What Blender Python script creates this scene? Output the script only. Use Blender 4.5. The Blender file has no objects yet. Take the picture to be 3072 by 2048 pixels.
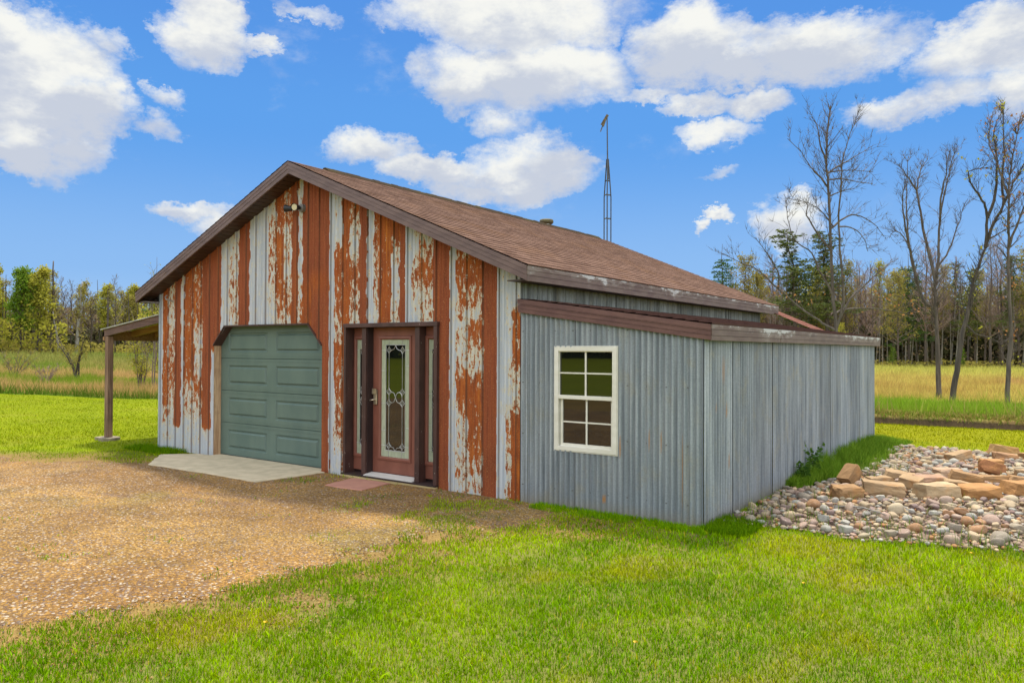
import bpy, math, random
import numpy as np
from mathutils import Vector, Matrix
R=math.radians
SC=bpy.context.scene; COL=SC.collection
# ---------------------------------------------------------------- camera
CAMP=np.array([5.1238,-7.2802,1.7893]); YAW,PIT,ROL=.6243,.0114,.0037
def _cam():
    d=Vector((-math.sin(YAW)*math.cos(PIT),math.cos(YAW)*math.cos(PIT),math.sin(PIT)))
    r=Vector((math.cos(YAW),math.sin(YAW),0)); u=r.cross(d)
    r2=r*math.cos(ROL)+u*math.sin(ROL); u2=-r*math.sin(ROL)+u*math.cos(ROL)
    m=Matrix.Identity(4)
    for i in range(3):
        m[i][0]=r2[i]; m[i][1]=u2[i]; m[i][2]=-d[i]; m[i][3]=CAMP[i]
    c=bpy.data.cameras.new('camera'); c.lens=26.37; c.sensor_width=36; c.clip_end=3000; c.clip_start=.05
    o=bpy.data.objects.new('camera',c); COL.objects.link(o); o.matrix_world=m; SC.camera=o
_cam()
# ---------------------------------------------------------------- light
SUNV=Vector((-.22,.34,1.0)).normalized()
EXPO=1.25; SKY=.10; SUNE=2.1; SUNANG=5.0; AWAY_FILL=2.6
SC.view_settings.view_transform='Standard'; SC.view_settings.look='None'
SC.view_settings.exposure=EXPO; SC.view_settings.gamma=1
SC.cycles.max_bounces=6; SC.cycles.transparent_max_bounces=12
def _sun():
    l=bpy.data.lights.new('sun','SUN'); l.energy=SUNE; l.angle=R(SUNANG); l.color=(1,.92,.78)
    o=bpy.data.objects.new('sun',l); COL.objects.link(o)
    o.rotation_euler=(SUNV).to_track_quat('Z','Y').to_euler(); o.location=(0,0,30)
_sun()
# ---------------------------------------------------------------- node helper
class NT:
    def __init__(s,tree): s.t=tree; s.n=tree.nodes; s.l=tree.links
    def node(s,typ,ins={},**kw):
        n=s.n.new(typ)
        for k,v in kw.items(): setattr(n,k,v)
        for k,v in ins.items():
            i=n.inputs[k]
            if hasattr(v,'is_linked') : s.l.new(v,i)
            else: i.default_value=v
        return n
    def m(s,op,a,b=None,c=None,clamp=False):
        n=s.n.new('ShaderNodeMath'); n.operation=op; n.use_clamp=clamp
        for i,v in enumerate((a,b,c)):
            if v is None: continue
            if hasattr(v,'is_linked'): s.l.new(v,n.inputs[i])
            else: n.inputs[i].default_value=v
        return n.outputs[0]
    def ss(s,v,a,b):
        n=s.node('ShaderNodeMapRange',{0:v,1:a,2:b},interpolation_type='SMOOTHSTEP'); return n.outputs[0]
    def mix(s,f,a,b,bt='MIX'):
        n=s.n.new('ShaderNodeMix'); n.data_type='RGBA'; n.blend_type=bt
        for i,v in ((0,f),(6,a),(7,b)):
            if hasattr(v,'is_linked'): s.l.new(v,n.inputs[i])
            elif i==0: n.inputs[0].default_value=v
            else: n.inputs[i].default_value=(*v,1) if len(v)==3 else v
        return n.outputs[2]
    def noise(s,vec,scale,det=4,rough=.55,dist=0):
        return s.node('ShaderNodeTexNoise',{'Vector':vec,'Scale':scale,'Detail':det,'Roughness':rough,'Distortion':dist}).outputs[0]
    def map(s,vec,sc=(1,1,1),loc=(0,0,0)):
        return s.node('ShaderNodeMapping',{'Vector':vec,'Scale':sc,'Location':loc}).outputs[0]
    def bump(s,h,st=.3,d=.01):
        return s.node('ShaderNodeBump',{'Height':h,'Strength':st,'Distance':d}).outputs[0]
def mat(name):
    m=bpy.data.materials.new(name); m.use_nodes=True; n=NT(m.node_tree)
    b=m.node_tree.nodes['Principled BSDF']; n.b=b
    n.pos=n.node('ShaderNodeTexCoord').outputs['Object']; n.mat=m
    def setp(**k):
        for a,v in k.items():
            i=b.inputs[{'col':'Base Color','rough':'Roughness','metal':'Metallic','nor':'Normal','spec':'Specular IOR Level','ior':'IOR'}[a]]
            if hasattr(v,'is_linked'): n.l.new(v,i)
            else: i.default_value=(*v,1) if isinstance(v,tuple) and len(v)==3 else v
    n.set=setp
    n.attr=lambda a,o='Fac': n.node('ShaderNodeAttribute',attribute_name=a).outputs[o]
    return n
def plain(name,c,c2=None,sc=(6,6,6),rough=.7,bump=0,metal=0,det=5):
    n=mat(name); c2=c2 or tuple(x*.7 for x in c)
    f=n.noise(n.map(n.pos,sc),1,det,.6)
    n.set(col=n.mix(n.ss(f,.32,.68),c2,c),rough=rough,metal=metal)
    if bump: n.set(nor=n.bump(f,bump,.01))
    return n.mat
# ---------------------------------------------------------------- world: sky with clouds laid out by compass direction and height
CL=[(-1.202, 0.293, 0.082, 0.083, 1), (-1.219, 0.357, 0.024, 0.029, 1), (-1.147, 0.278, 0.049, 0.035, 1), (-1.213, 0.222, 0.029, 0.029, 1), (-1.121, 0.354, 0.027, 0.015, 0.45), (-1.064, 0.309, 0.022, 0.012, 0.5), (-1.066, 0.274, 0.022, 0.015, 0.5), (-1.016, 0.399, 0.043, 0.043, 1), (-0.955, 0.381, 0.032, 0.012, 0.5), (-0.624, 0.445, 0.156, 0.041, 1), (-0.606, 0.369, 0.121, 0.05, 1), (-0.676, 0.351, 0.052, 0.035, 0.8), (-0.807, 0.262, 0.051, 0.023, 0.8), (-0.721, 0.236, 0.075, 0.023, 0.9), (-0.6, 0.241, 0.075, 0.044, 1), (-0.669, 0.211, 0.064, 0.016, 0.8), (-1.029, 0.166, 0.045, 0.014, 0.8), (-1.012, 0.149, 0.025, 0.015, 0.6), (-0.389, 0.394, 0.062, 0.046, 1), (-0.251, 0.378, 0.106, 0.039, 1), (-0.329, 0.36, 0.068, 0.022, 0.8), (-0.372, 0.319, 0.041, 0.014, 0.6), (-0.305, 0.313, 0.036, 0.018, 0.7), (-0.356, 0.278, 0.043, 0.017, 0.6), (-0.057, 0.343, 0.064, 0.037, 1), (-0.15, 0.289, 0.045, 0.021, 0.8), (-0.087, 0.299, 0.046, 0.018, 0.6), (-0.029, 0.293, 0.027, 0.024, 0.8), (-0.272, 0.162, 0.038, 0.028, 1), (-0.356, 0.177, 0.02, 0.008, 0.8), (-0.383, 0.164, 0.012, 0.007, 0.7), (-0.356, 0.227, 0.027, 0.007, 0.4), (-0.641, 0.305, 0.041, 0.018, 0.5), (-0.201, 0.408, 0.052, 0.016, 0.5), (-0.897, 0.439, 0.038, 0.01, 0.4), (-0.439, 0.338, 0.045, 0.01, 0.4)]
def _world():
    w=bpy.data.worlds.new('World'); SC.world=w; w.use_nodes=True; n=NT(w.node_tree)
    bg=n.n['Background']
    sky=n.node('ShaderNodeTexSky',sky_type='NISHITA',sun_disc=False)
    sky.sun_elevation=math.asin(SUNV.z); sky.sun_rotation=math.atan2(SUNV.x,SUNV.y)%(2*math.pi)
    sky.air_density=1.0; sky.dust_density=.6; sky.ozone_density=3.0
    tc=n.node('ShaderNodeTexCoord').outputs['Generated']
    sp=n.node('ShaderNodeSeparateXYZ',{0:tc}).outputs
    F=1/(SKY*2**EXPO)
    r=n.node('ShaderNodeValToRGB',{0:n.m('MAXIMUM',sp[2],0)}); e=r.color_ramp; e.interpolation='EASE'
    e.elements[0].position=0; e.elements[0].color=(.38,.58,.86,1); e.elements[1].position=1; e.elements[1].color=(.06,.22,.66,1)
    for p,c in ((.10,(.205,.43,.82,1)),(.28,(.078,.315,.79,1)),(.42,(.062,.265,.745,1))): q=e.elements.new(p); q.color=c
    hs=n.mix(.08,n.mix(1,r.outputs[0],(F,F,F),'MULTIPLY'),sky.outputs[0])
    # warp direction by noise, then azimuth / height
    def wn(scale,amp,seed):
        v=n.node('ShaderNodeTexNoise',{'Vector':n.map(tc,(1,1,1.6),(seed,seed*2,0)),'Scale':scale,'Detail':7,'Roughness':.68})
        q=n.node('ShaderNodeVectorMath',{0:v.outputs[1],1:(.5,.5,.5)},operation='SUBTRACT').outputs[0]
        return n.node('ShaderNodeVectorMath',{0:q,'Scale':amp},operation='SCALE').outputs[0]
    v=n.node('ShaderNodeVectorMath',{0:tc,1:wn(9,.105,3)},operation='ADD').outputs[0]
    s2=n.node('ShaderNodeSeparateXYZ',{0:v}).outputs
    az=n.m('ARCTAN2',s2[0],s2[1])
    hor=n.m('SQRT',n.m('ADD',n.m('MULTIPLY',s2[0],s2[0]),n.m('MULTIPLY',s2[1],s2[1])))
    el=n.m('DIVIDE',s2[2],hor)
    acc=None; lit=None
    for a,e,ra,re,st in CL:
        x=n.m('MULTIPLY_ADD',az,1/(ra*1.33),-a/(ra*1.33)); y=n.m('MULTIPLY_ADD',el,1/(re*1.33),-e/(re*1.33))
        d=n.m('MULTIPLY_ADD',x,x,n.m('MULTIPLY',y,y))
        g=n.m('MULTIPLY',n.m('SUBTRACT',1,d,clamp=True),st)
        acc=g if acc is None else n.m('MAXIMUM',acc,g)
        hh=n.m('MULTIPLY',g,y)
        lit=hh if lit is None else n.m('ADD',lit,hh)
    # unseen clouds behind the camera and overhead, added bright to fill the shaded walls
    gen=n.noise(n.map(tc,(2.2,2.2,5)),1.6,6,.6)
    ang=n.m('ADD',n.m('MULTIPLY',sp[0],math.sin(-YAW)),n.m('MULTIPLY',sp[1],math.cos(YAW)))
    away=n.m('MAXIMUM',n.ss(n.m('MULTIPLY',ang,-1),-.35,.1),n.ss(sp[2],.50,.66))
    g2=n.m('MULTIPLY',n.ss(gen,.34,.52),away)
    acc0=acc; acc=n.m('MAXIMUM',acc,g2)
    fine=n.noise(n.map(tc,(1,1,1.5)),17,7,.66)
    big=n.noise(n.map(tc,(1,1,1.8),(5,1,0)),7,6,.62)
    dens=n.m('ADD',n.m('POWER',acc,.7),n.m('ADD',n.m('MULTIPLY',n.m('SUBTRACT',fine,.5),1.1),n.m('MULTIPLY',n.m('SUBTRACT',big,.5),.9)))
    dens=n.m('MULTIPLY',n.ss(dens,.0,.85),n.ss(acc,.0,.14))
    veil=n.m('MULTIPLY',n.ss(n.m('ADD',big,n.m('MULTIPLY',fine,.5)),.80,1.05),.30); dens=n.m('MAXIMUM',dens,n.m('MULTIPLY',veil,n.ss(sp[2],.1,.3)))
    shade=n.m('ADD',n.noise(n.map(tc,(1,1,2.0)),8,5,.6),n.m('MULTIPLY',lit,.30))
    cc=n.mix(n.ss(shade,.38,.66),(.58*F,.63*F,.79*F),(.93*F,.935*F,.96*F))
    bright=n.m('MULTIPLY_ADD',away,AWAY_FILL-1,1)
    cc=n.mix(1,cc,n.node('ShaderNodeCombineColor',{0:bright,1:bright,2:n.m('MULTIPLY',bright,.93)}).outputs[0],'MULTIPLY')
    out=n.mix(dens,hs,cc)
    n.l.new(out,bg.inputs[0]); bg.inputs[1].default_value=SKY
_world()
# ---------------------------------------------------------------- objects
def tag(o,label=None,cat=None,group=None,kind=None):
    if label: o['label']=label
    if cat: o['category']=cat
    if group: o['group']=group
    if kind: o['kind']=kind
    return o
def empty(name,loc=(0,0,0),rz=0,**k):
    o=bpy.data.objects.new(name,None); COL.objects.link(o); o.location=loc; o.rotation_euler=(0,0,rz)
    o.empty_display_size=.2; return tag(o,**k)
def link(name,me,parent=None,m=None,**k):
    o=bpy.data.objects.new(name,me); COL.objects.link(o)
    if parent: o.parent=parent; o.matrix_parent_inverse=Matrix.Identity(4)
    if m and not me.materials: me.materials.append(m)
    return tag(o,**k)
class MB:
    def __init__(s): s.v=[]; s.f=[]; s.a={}
    def add(s,vs,fs):
        b=len(s.v); s.v+=[tuple(map(float,p)) for p in vs]; s.f+=[tuple(i+b for i in f) for f in fs]; return b
    def quad(s,a,b,c,d): s.add((a,b,c,d),((0,1,2,3),))
    def box(s,a,b):
        (x0,y0,z0),(x1,y1,z1)=a,b
        s.hexa([(x0,y0,z0),(x1,y0,z0),(x1,y1,z0),(x0,y1,z0),(x0,y0,z1),(x1,y0,z1),(x1,y1,z1),(x0,y1,z1)])
    def hexa(s,p): s.add(p,((0,3,2,1),(4,5,6,7),(0,1,5,4),(1,2,6,5),(2,3,7,6),(3,0,4,7)))
    def beam(s,p,q,w,h,up=(0,0,1)):
        p=Vector(p);q=Vector(q);d=(q-p).normalized();u=Vector(up);sd=d.cross(u).normalized();u=sd.cross(d)
        c=[p-sd*w/2-u*h/2,p+sd*w/2-u*h/2,p+sd*w/2+u*h/2,p-sd*w/2+u*h/2]
        e=[x+(q-p) for x in c]
        s.add(c+e,((0,3,2,1),(4,5,6,7),(0,1,5,4),(1,2,6,5),(2,3,7,6),(3,0,4,7)))
    def tube(s,pts,rad,n=6,cap=True):
        pts=[Vector(p) for p in pts]; N=len(pts)
        if not hasattr(rad,'__len__'): rad=[rad]*N
        b=len(s.v); ref=None
        for i,p in enumerate(pts):
            d=(pts[min(i+1,N-1)]-pts[max(i-1,0)])
            d=d.normalized() if d.length>1e-9 else Vector((0,0,1))
            if ref is None:
                ref=d.orthogonal().normalized()
            else:
                ref=(ref-d*ref.dot(d)); ref=ref.normalized() if ref.length>1e-6 else d.orthogonal().normalized()
            o=d.cross(ref)
            for k in range(n):
                a=2*math.pi*k/n; q=p+(ref*math.cos(a)+o*math.sin(a))*rad[i]; s.v.append((q.x,q.y,q.z))
        for i in range(N-1):
            for k in range(n):
                k2=(k+1)%n; s.f.append((b+i*n+k,b+i*n+k2,b+i*n+n+k2,b+i*n+n+k))
        if cap:
            s.f.append(tuple(b+(N-1)*n+k for k in range(n))); s.f.append(tuple(b+k for k in reversed(range(n))))
    def lathe(s,prof,c=(0,0,0),n=20):
        b=len(s.v)
        for r,z in prof:
            for k in range(n):
                a=2*math.pi*k/n; s.v.append((c[0]+r*math.cos(a),c[1]+r*math.sin(a),c[2]+z))
        for i in range(len(prof)-1):
            for k in range(n):
                k2=(k+1)%n; s.f.append((b+i*n+k,b+i*n+k2,b+i*n+n+k2,b+i*n+n+k))
    def mesh(s,name,smooth=False,bevel=0):
        me=bpy.data.meshes.new(name); me.from_pydata(s.v,[],s.f); me.update()
        for k,(dom,vals) in s.a.items():
            at=me.attributes.new(k,'FLOAT',dom); at.data.foreach_set('value',vals)
        if smooth: me.polygons.foreach_set('use_smooth',[True]*len(me.polygons))
        return me
    def build(s,name,m,parent=None,smooth=False,bevel=0,**k):
        o=link(name,s.mesh(name,smooth),parent,m,**k)
        if bevel:
            md=o.modifiers.new('bevel','BEVEL'); md.width=bevel; md.segments=2; md.limit_method='ANGLE'
        return o
def npmesh(name,V,F,col=None,smooth=False):
    """V (n,3); F (m,k) all k-gons or list of arrays"""
    me=bpy.data.meshes.new(name); Fs=F if isinstance(F,list) else [F]
    idx=np.concatenate([f.ravel() for f in Fs]).astype(np.int32)
    tot=np.concatenate([np.full(len(f),f.shape[1]) for f in Fs]).astype(np.int32)
    st=np.concatenate([[0],np.cumsum(tot)[:-1]]).astype(np.int32)
    me.vertices.add(len(V)); me.vertices.foreach_set('co',np.asarray(V,np.float32).ravel())
    me.loops.add(len(idx)); me.loops.foreach_set('vertex_index',idx)
    me.polygons.add(len(tot)); me.polygons.foreach_set('loop_start',st); me.polygons.foreach_set('loop_total',tot)
    if col is not None:
        a=me.attributes.new('col','FLOAT_COLOR','POINT')
        c=np.ones((len(V),4),np.float32); c[:,:3]=col; a.data.foreach_set('color',c.ravel())
    me.update(calc_edges=True)
    if smooth: me.polygons.foreach_set('use_smooth',np.ones(len(tot),bool))
    return me
rs=np.random.RandomState(7)
def _hash(i,j,s):
    n=(i*374761393+j*668265263+s*974711)&0xffffffff
    n=((n^(n>>13))*1274126177)&0xffffffff
    return ((n^(n>>16))&0xffff)/65535.
def vn(x,y,s=0,octv=3,sc=1.):
    x=np.asarray(x,float)*sc; y=np.asarray(y,float)*sc; o=0; am=1; tot=0
    for k in range(octv):
        i=np.floor(x).astype(np.int64); j=np.floor(y).astype(np.int64); fx=x-i; fy=y-j
        fx=fx*fx*(3-2*fx); fy=fy*fy*(3-2*fy)
        a=_hash(i,j,s+k);b=_hash(i+1,j,s+k);c=_hash(i,j+1,s+k);d=_hash(i+1,j+1,s+k)
        o=o+am*((a*(1-fx)+b*fx)*(1-fy)+(c*(1-fx)+d*fx)*fy); tot+=am; am*=.5; x=x*2.03;y=y*2.03
    return o/tot
def sstep(a,b,x): t=np.clip((x-a)/(b-a),0,1); return t*t*(3-2*t)
# ---------------------------------------------------------------- materials
def m_rusty():
    n=mat('rusty painted steel'); r=n.attr('rust'); sol=n.attr('solid')
    na=n.noise(n.map(n.pos,(17,1,6.5)),1,9,.70); nb=n.noise(n.map(n.pos,(60,1,36)),1,4,.65)
    nn=n.m('ADD',n.m('MULTIPLY',na,.78),n.m('MULTIPLY',nb,.22))
    v=n.m('ADD',n.m('MULTIPLY_ADD',n.ss(r,-.05,.3),.07,r),n.m('MULTIPLY',n.m('SUBTRACT',nn,.5),3.0))
    rust=n.ss(v,.48,.54); halo=n.ss(v,.18,.5)
    st=n.noise(n.map(n.pos,(34,1,.8)),1,5,.6); bl=n.noise(n.map(n.pos,(5,1,2.2),(3,0,1)),1,6,.6)
    fine=n.noise(n.map(n.pos,(70,20,50)),1,3,.6)
    paint=n.mix(n.ss(st,.35,.65),(.33,.365,.40),(.49,.515,.53))
    paint=n.mix(n.m('MULTIPLY',n.ss(bl,.5,.7),.35),paint,(.34,.38,.43))
    paint=n.mix(n.m('MULTIPLY',n.ss(n.noise(n.map(n.pos,(3,1,7),(2,0,5)),1,6,.65),.5,.66),.5),paint,(.46,.42,.33))
    spk=n.noise(n.map(n.pos,(90,1,60)),1,2,.5); paint=n.mix(n.m('MULTIPLY',n.ss(spk,.66,.70),.7),paint,(.20,.08,.04))
    paint=n.mix(n.m('MULTIPLY',halo,.85),paint,(.56,.50,.33))
    rc=n.mix(n.ss(bl,.35,.65),(.25,.060,.014),(.40,.112,.020))
    rc=n.mix(n.ss(st,.42,.62),rc,(.30,.070,.016))
    rc=n.mix(n.m('MULTIPLY',n.ss(n.noise(n.map(n.pos,(22,1,.5),(9,0,4)),1,3,.5),.6,.72),.8),rc,(.56,.20,.02))
    rc=n.mix(n.m('MULTIPLY',sol,.8),rc,n.mix(n.ss(st,.35,.65),(.185,.046,.024),(.27,.072,.028)))
    rc=n.mix(n.m('MULTIPLY',n.ss(n.noise(n.map(n.pos,(12,1,1.6),(7,0,2)),1,6,.65),.48,.66),.75),rc,(.17,.045,.018))
    rc=n.mix(n.m('MULTIPLY',n.ss(spk,.60,.66),.5),rc,(.50,.27,.09)); rc=n.mix(n.m('MULTIPLY',n.ss(fine,.52,.66),.4),rc,(.12,.035,.015))
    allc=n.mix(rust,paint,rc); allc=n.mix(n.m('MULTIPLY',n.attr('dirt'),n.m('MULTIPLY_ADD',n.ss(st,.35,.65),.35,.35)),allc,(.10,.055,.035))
    n.set(col=allc,rough=n.m('MULTIPLY_ADD',rust,.25,.6),spec=.2)
    n.set(nor=n.bump(n.m('ADD',n.m('MULTIPLY',rust,-.5),n.m('MULTIPLY',fine,.5)),.35,.003))
    return n.mat
def m_galv(name,a=(.155,.18,.20),b=(.285,.31,.325),ax=0):
    n=mat(name); sx=(30,1,.7) if ax==0 else (1,30,.7); s2=(7,1,.5) if ax==0 else (1,7,.5)
    st=n.noise(n.map(n.pos,sx),1,5,.6); st2=n.noise(n.map(n.pos,s2),1,4,.6)
    spk=n.node('ShaderNodeTexVoronoi',{'Vector':n.pos,'Scale':95}).outputs[1]
    sg=n.node('ShaderNodeSeparateColor',{0:spk}).outputs[0]
    bl=n.noise(n.map(n.pos,(4,4,2.5)),1,6,.7)
    c=n.mix(n.ss(st,.3,.7),a,b); c=n.mix(n.m('MULTIPLY',n.ss(st2,.45,.7),.5),c,(.36,.385,.395))
    c=n.mix(n.m('MULTIPLY',n.ss(bl,.5,.68),.5),c,(.27,.255,.20))
    c=n.mix(.35,c,n.mix(sg,(.72,.72,.74),(1.3,1.3,1.28)),'MULTIPLY') 
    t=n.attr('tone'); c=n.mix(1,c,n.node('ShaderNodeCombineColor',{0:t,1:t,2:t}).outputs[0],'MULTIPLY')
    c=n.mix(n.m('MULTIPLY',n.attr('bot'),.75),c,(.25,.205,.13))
    c=n.mix(n.attr('rust'),c,(.36,.17,.05))
    sp=n.node('ShaderNodeSeparateXYZ',{0:n.pos}).outputs; hx=n.m('ABSOLUTE',n.m('SUBTRACT',n.m('FRACT',n.m('MULTIPLY_ADD',sp[0 if ax==0 else 1],1/.228,.3)),.5)); hz=n.m('ABSOLUTE',n.m('SUBTRACT',n.m('FRACT',n.m('MULTIPLY_ADD',sp[2],1/.60,.15)),.5))
    dot=n.m('MULTIPLY',n.m('LESS_THAN',hx,.035),n.m('LESS_THAN',hz,.012)); c=n.mix(n.m('MULTIPLY',dot,.65),c,(.07,.06,.05))
    n.set(col=c,rough=.55,metal=.25,spec=.4,nor=n.bump(n.m('ADD',sg,st),.12,.002)); return n.mat
def m_fascia(name,base,base2,peel=0,zr=None):
    n=mat(name); f=n.noise(n.map(n.pos,(3,3,9)),1,5,.6)
    c=n.mix(n.ss(f,.35,.65),base,base2)
    if peel:
        p=n.noise(n.map(n.pos,(9,5,16)),1,7,.62); big=n.noise(n.map(n.pos,(1,.75,0)),1,2,.5)
        z=n.attr('top')
        v=n.m('ADD',n.m('MULTIPLY',p,1.0),n.m('MULTIPLY_ADD',big,1.1,n.m('MULTIPLY',z,.42)))
        c=n.mix(n.ss(v,1.47,1.50),c,(.56,.57,.56))
        c=n.mix(n.m('MULTIPLY',n.ss(v,1.3,1.4),.4),c,(.30,.26,.22))
    n.set(col=c,rough=.5,spec=.35); return n.mat
def m_shingle(name,a,b,c3):
    n=mat(name); t=n.attr('tone'); f=n.noise(n.map(n.pos,(160,160,160)),1,3,.6); g=n.noise(n.map(n.pos,(1.3,1.3,1.3)),1,4,.6)
    c=n.mix(t,a,b); c=n.mix(n.m('MULTIPLY',n.ss(g,.5,.7),.35),c,c3); c=n.mix(n.m('MULTIPLY',n.ss(f,.45,.6),.4),c,(.05,.032,.025))
    n.set(col=c,rough=1,spec=.04,nor=n.bump(f,.4,.004)); return n.mat
def m_wood(name,a,b,ax='z',gr=40):
    n=mat(name); sc={'z':(gr,gr,1.5),'x':(1.5,gr,gr),'y':(gr,1.5,gr)}[ax]
    f=n.noise(n.map(n.pos,sc),1,5,.6,.4); g=n.noise(n.map(n.pos,(3,3,3)),1,4,.6)
    c=n.mix(n.ss(f,.35,.65),a,b); c=n.mix(n.m('MULTIPLY',n.ss(g,.5,.7),.4),c,tuple(x*.6 for x in a))
    n.set(col=c,rough=.8,nor=n.bump(f,.3,.004)); return n.mat
def m_chip(name,a,b,chip):
    n=mat(name); f=n.noise(n.map(n.pos,(5,5,2)),1,4,.6); p=n.noise(n.map(n.pos,(38,38,13)),1,5,.65)
    c=n.mix(n.ss(f,.35,.65),a,b); c=n.mix(n.ss(p,.685,.70),c,chip)
    n.set(col=c,rough=.5); return n.mat
def m_col(name,rough=.8,fine=30,amt=.25,trans=0,bump=0,spec=.04):
    n=mat(name); c=n.attr('col','Color'); f=n.noise(n.pos,fine,4,.65)
    c=n.mix(1,c,n.mix(f,(1-amt*2,)*3,(1+amt*2,)*3),'MULTIPLY')
    n.set(col=c,rough=rough,spec=spec)
    if bump: n.set(nor=n.bump(f,bump,.02))
    if trans:
        t=n.node('ShaderNodeBsdfTranslucent',{'Color':c}); mx=n.node('ShaderNodeMixShader',{0:trans,1:n.b.outputs[0],2:t.outputs[0]})
        o=[x for x in n.n if x.type=='OUTPUT_MATERIAL'][0]; n.l.new(mx.outputs[0],o.inputs[0])
    return n.mat
def m_leaf(name,a,b,trans=.3):
    n=mat(name); i=n.node('ShaderNodeNewGeometry').outputs['Random Per Island']
    g=n.noise(n.map(n.pos,(.9,.9,.9)),1,3,.5)
    c=n.mix(n.m('ADD',n.m('MULTIPLY',i,.6),n.m('MULTIPLY',n.ss(g,.35,.65),.4)),a,b); n.set(col=c,rough=.8,spec=.06)
    t=n.node('ShaderNodeBsdfTranslucent',{'Color':c}); mx=n.node('ShaderNodeMixShader',{0:trans,1:n.b.outputs[0],2:t.outputs[0]})
    o=[x for x in n.n if x.type=='OUTPUT_MATERIAL'][0]; n.l.new(mx.outputs[0],o.inputs[0]); return n.mat
def m_glass(name):
    n=mat(name); w=n.noise(n.map(n.pos,(3,3,3)),1,2,.5)
    n.set(col=(.006,.007,.006),rough=.02,ior=1.75,nor=n.bump(w,.012,.02)); return n.mat
M=dict(rusty=m_rusty(),galv=m_galv('galvanised corrugated steel'),galv_side=m_galv('weathered galvanised side sheet',(.125,.145,.165),(.27,.295,.31),1),
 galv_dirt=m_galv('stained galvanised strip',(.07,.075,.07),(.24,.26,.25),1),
 fas=m_fascia('brown aluminium fascia',(.125,.082,.075),(.165,.110,.098)),
 fas2=m_fascia('red brown aluminium fascia',(.105,.050,.045),(.15,.075,.062)),
 fasp=m_fascia('peeling brown fascia',(.125,.078,.062),(.165,.115,.09),1),
 soffit=m_fascia('dark brown soffit',(.045,.024,.018),(.06,.032,.024)),
 shin=m_shingle('brown asphalt shingle',(.10,.056,.040),(.215,.130,.095),(.19,.10,.05)),
 shin_red=m_shingle('reddish asphalt shingle',(.16,.062,.045),(.25,.115,.09),(.18,.08,.06)),
 garage=plain('grey green garage door paint',(.112,.165,.135),(.088,.138,.118),(3,3,1.5),.45,0),
 garage_seal=plain('garage door bottom seal',(.05,.07,.06)),
 osb=m_wood('oriented strand board',(.34,.19,.095),(.56,.38,.22),'z',25),
 trim=m_chip('chipped dark brown trim',(.045,.02,.016),(.075,.034,.026),(.42,.36,.30)),
 jamb=plain('very dark brown jamb',(.028,.011,.009)),
 door=m_chip('red brown door paint',(.175,.058,.036),(.215,.076,.048),(.20,.09,.06)),
 glass=m_glass('dark reflecting glass'),
 frost=plain('frosted border glass',(.38,.42,.30),(.30,.34,.24),(30,30,9),.25),
 lead=plain('silver leaded came',(.50,.50,.47),(.35,.36,.34),rough=.35,metal=.5),
 brass=plain('worn satin nickel',(.55,.48,.36),(.35,.28,.18),rough=.35,metal=.8),
 white=plain('white vinyl',(.70,.67,.58),(.62,.59,.49),(3,3,9),.4),
 alum=plain('aluminium threshold',(.62,.60,.56),(.48,.45,.40),(3,60,60),.4),
 sill=m_wood('yellowed sill board',(.30,.22,.09),(.46,.36,.17),'x',30),
 conc=plain('weathered concrete',(.52,.435,.29),(.40,.335,.22),(5,5,5),.9,.3,det=9),
 flag=plain('red sandstone flag',(.42,.20,.135),(.36,.165,.115),(6,6,6),.85,.2,det=8),
 post=m_wood('weathered brown post',(.12,.065,.038),(.27,.165,.105),'z'),
 beam=m_wood('weathered brown beam',(.085,.045,.035),(.15,.085,.066),'x'),
 rafter=m_wood('warm pine rafters',(.22,.11,.04),(.34,.19,.08),'x',25),
 black=plain('black lamp housing',(.012,.012,.013),rough=.4), lens=plain('pale lamp lens',(.75,.66,.42),rough=.2), grey=plain('grey mount plate',(.25,.23,.21)),
 steel=plain('dark galvanised steel',(.085,.088,.095),(.055,.05,.05),rough=.5,metal=.5), rustd=plain('rusty antenna motor',(.16,.11,.045),(.07,.05,.025)),
 flue=plain('bright flue pipe',(.55,.56,.58),rough=.3,metal=.8), fluecap=plain('mossy flue cap',(.07,.055,.035),(.12,.10,.03)),
 bark=m_wood('grey brown bark',(.060,.043,.035),(.125,.096,.078),'z',14), barkd=m_wood('dark bark',(.035,.025,.02),(.08,.06,.045),'z',14), barkp=m_wood('pale grey bark',(.19,.17,.15),(.33,.31,.28),'z',10),
 tw=plain('twig wood',(.18,.13,.10),(.11,.08,.06)), twp=plain('purplish twig wood',(.27,.18,.155),(.18,.12,.10)),
 lpine=m_leaf('pine needles',(.05,.075,.025),(.14,.16,.045),.25), lpine2=m_leaf('spruce needles',(.03,.075,.02),(.085,.14,.03),.15),
 lyel=m_leaf('yellow green spring leaves',(.26,.27,.03),(.50,.45,.07),.45), lolive=m_leaf('olive spring leaves',(.20,.185,.04),(.40,.33,.08),.45),
 lgreen=m_leaf('fresh green leaves',(.10,.19,.02),(.22,.32,.03),.4), lorange=m_leaf('rusty hanging leaves',(.30,.13,.045),(.42,.22,.08),.3),
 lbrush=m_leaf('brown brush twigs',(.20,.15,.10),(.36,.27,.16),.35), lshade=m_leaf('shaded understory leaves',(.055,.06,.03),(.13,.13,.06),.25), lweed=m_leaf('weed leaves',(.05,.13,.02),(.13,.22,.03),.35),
 grass=m_col('grass blades',.8,9,.14,.25), straw=m_col('field grass blades',.8,4,.15,.3), pebble=m_col('gravel stones',.85,60,.25), cobble=None,
)
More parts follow.
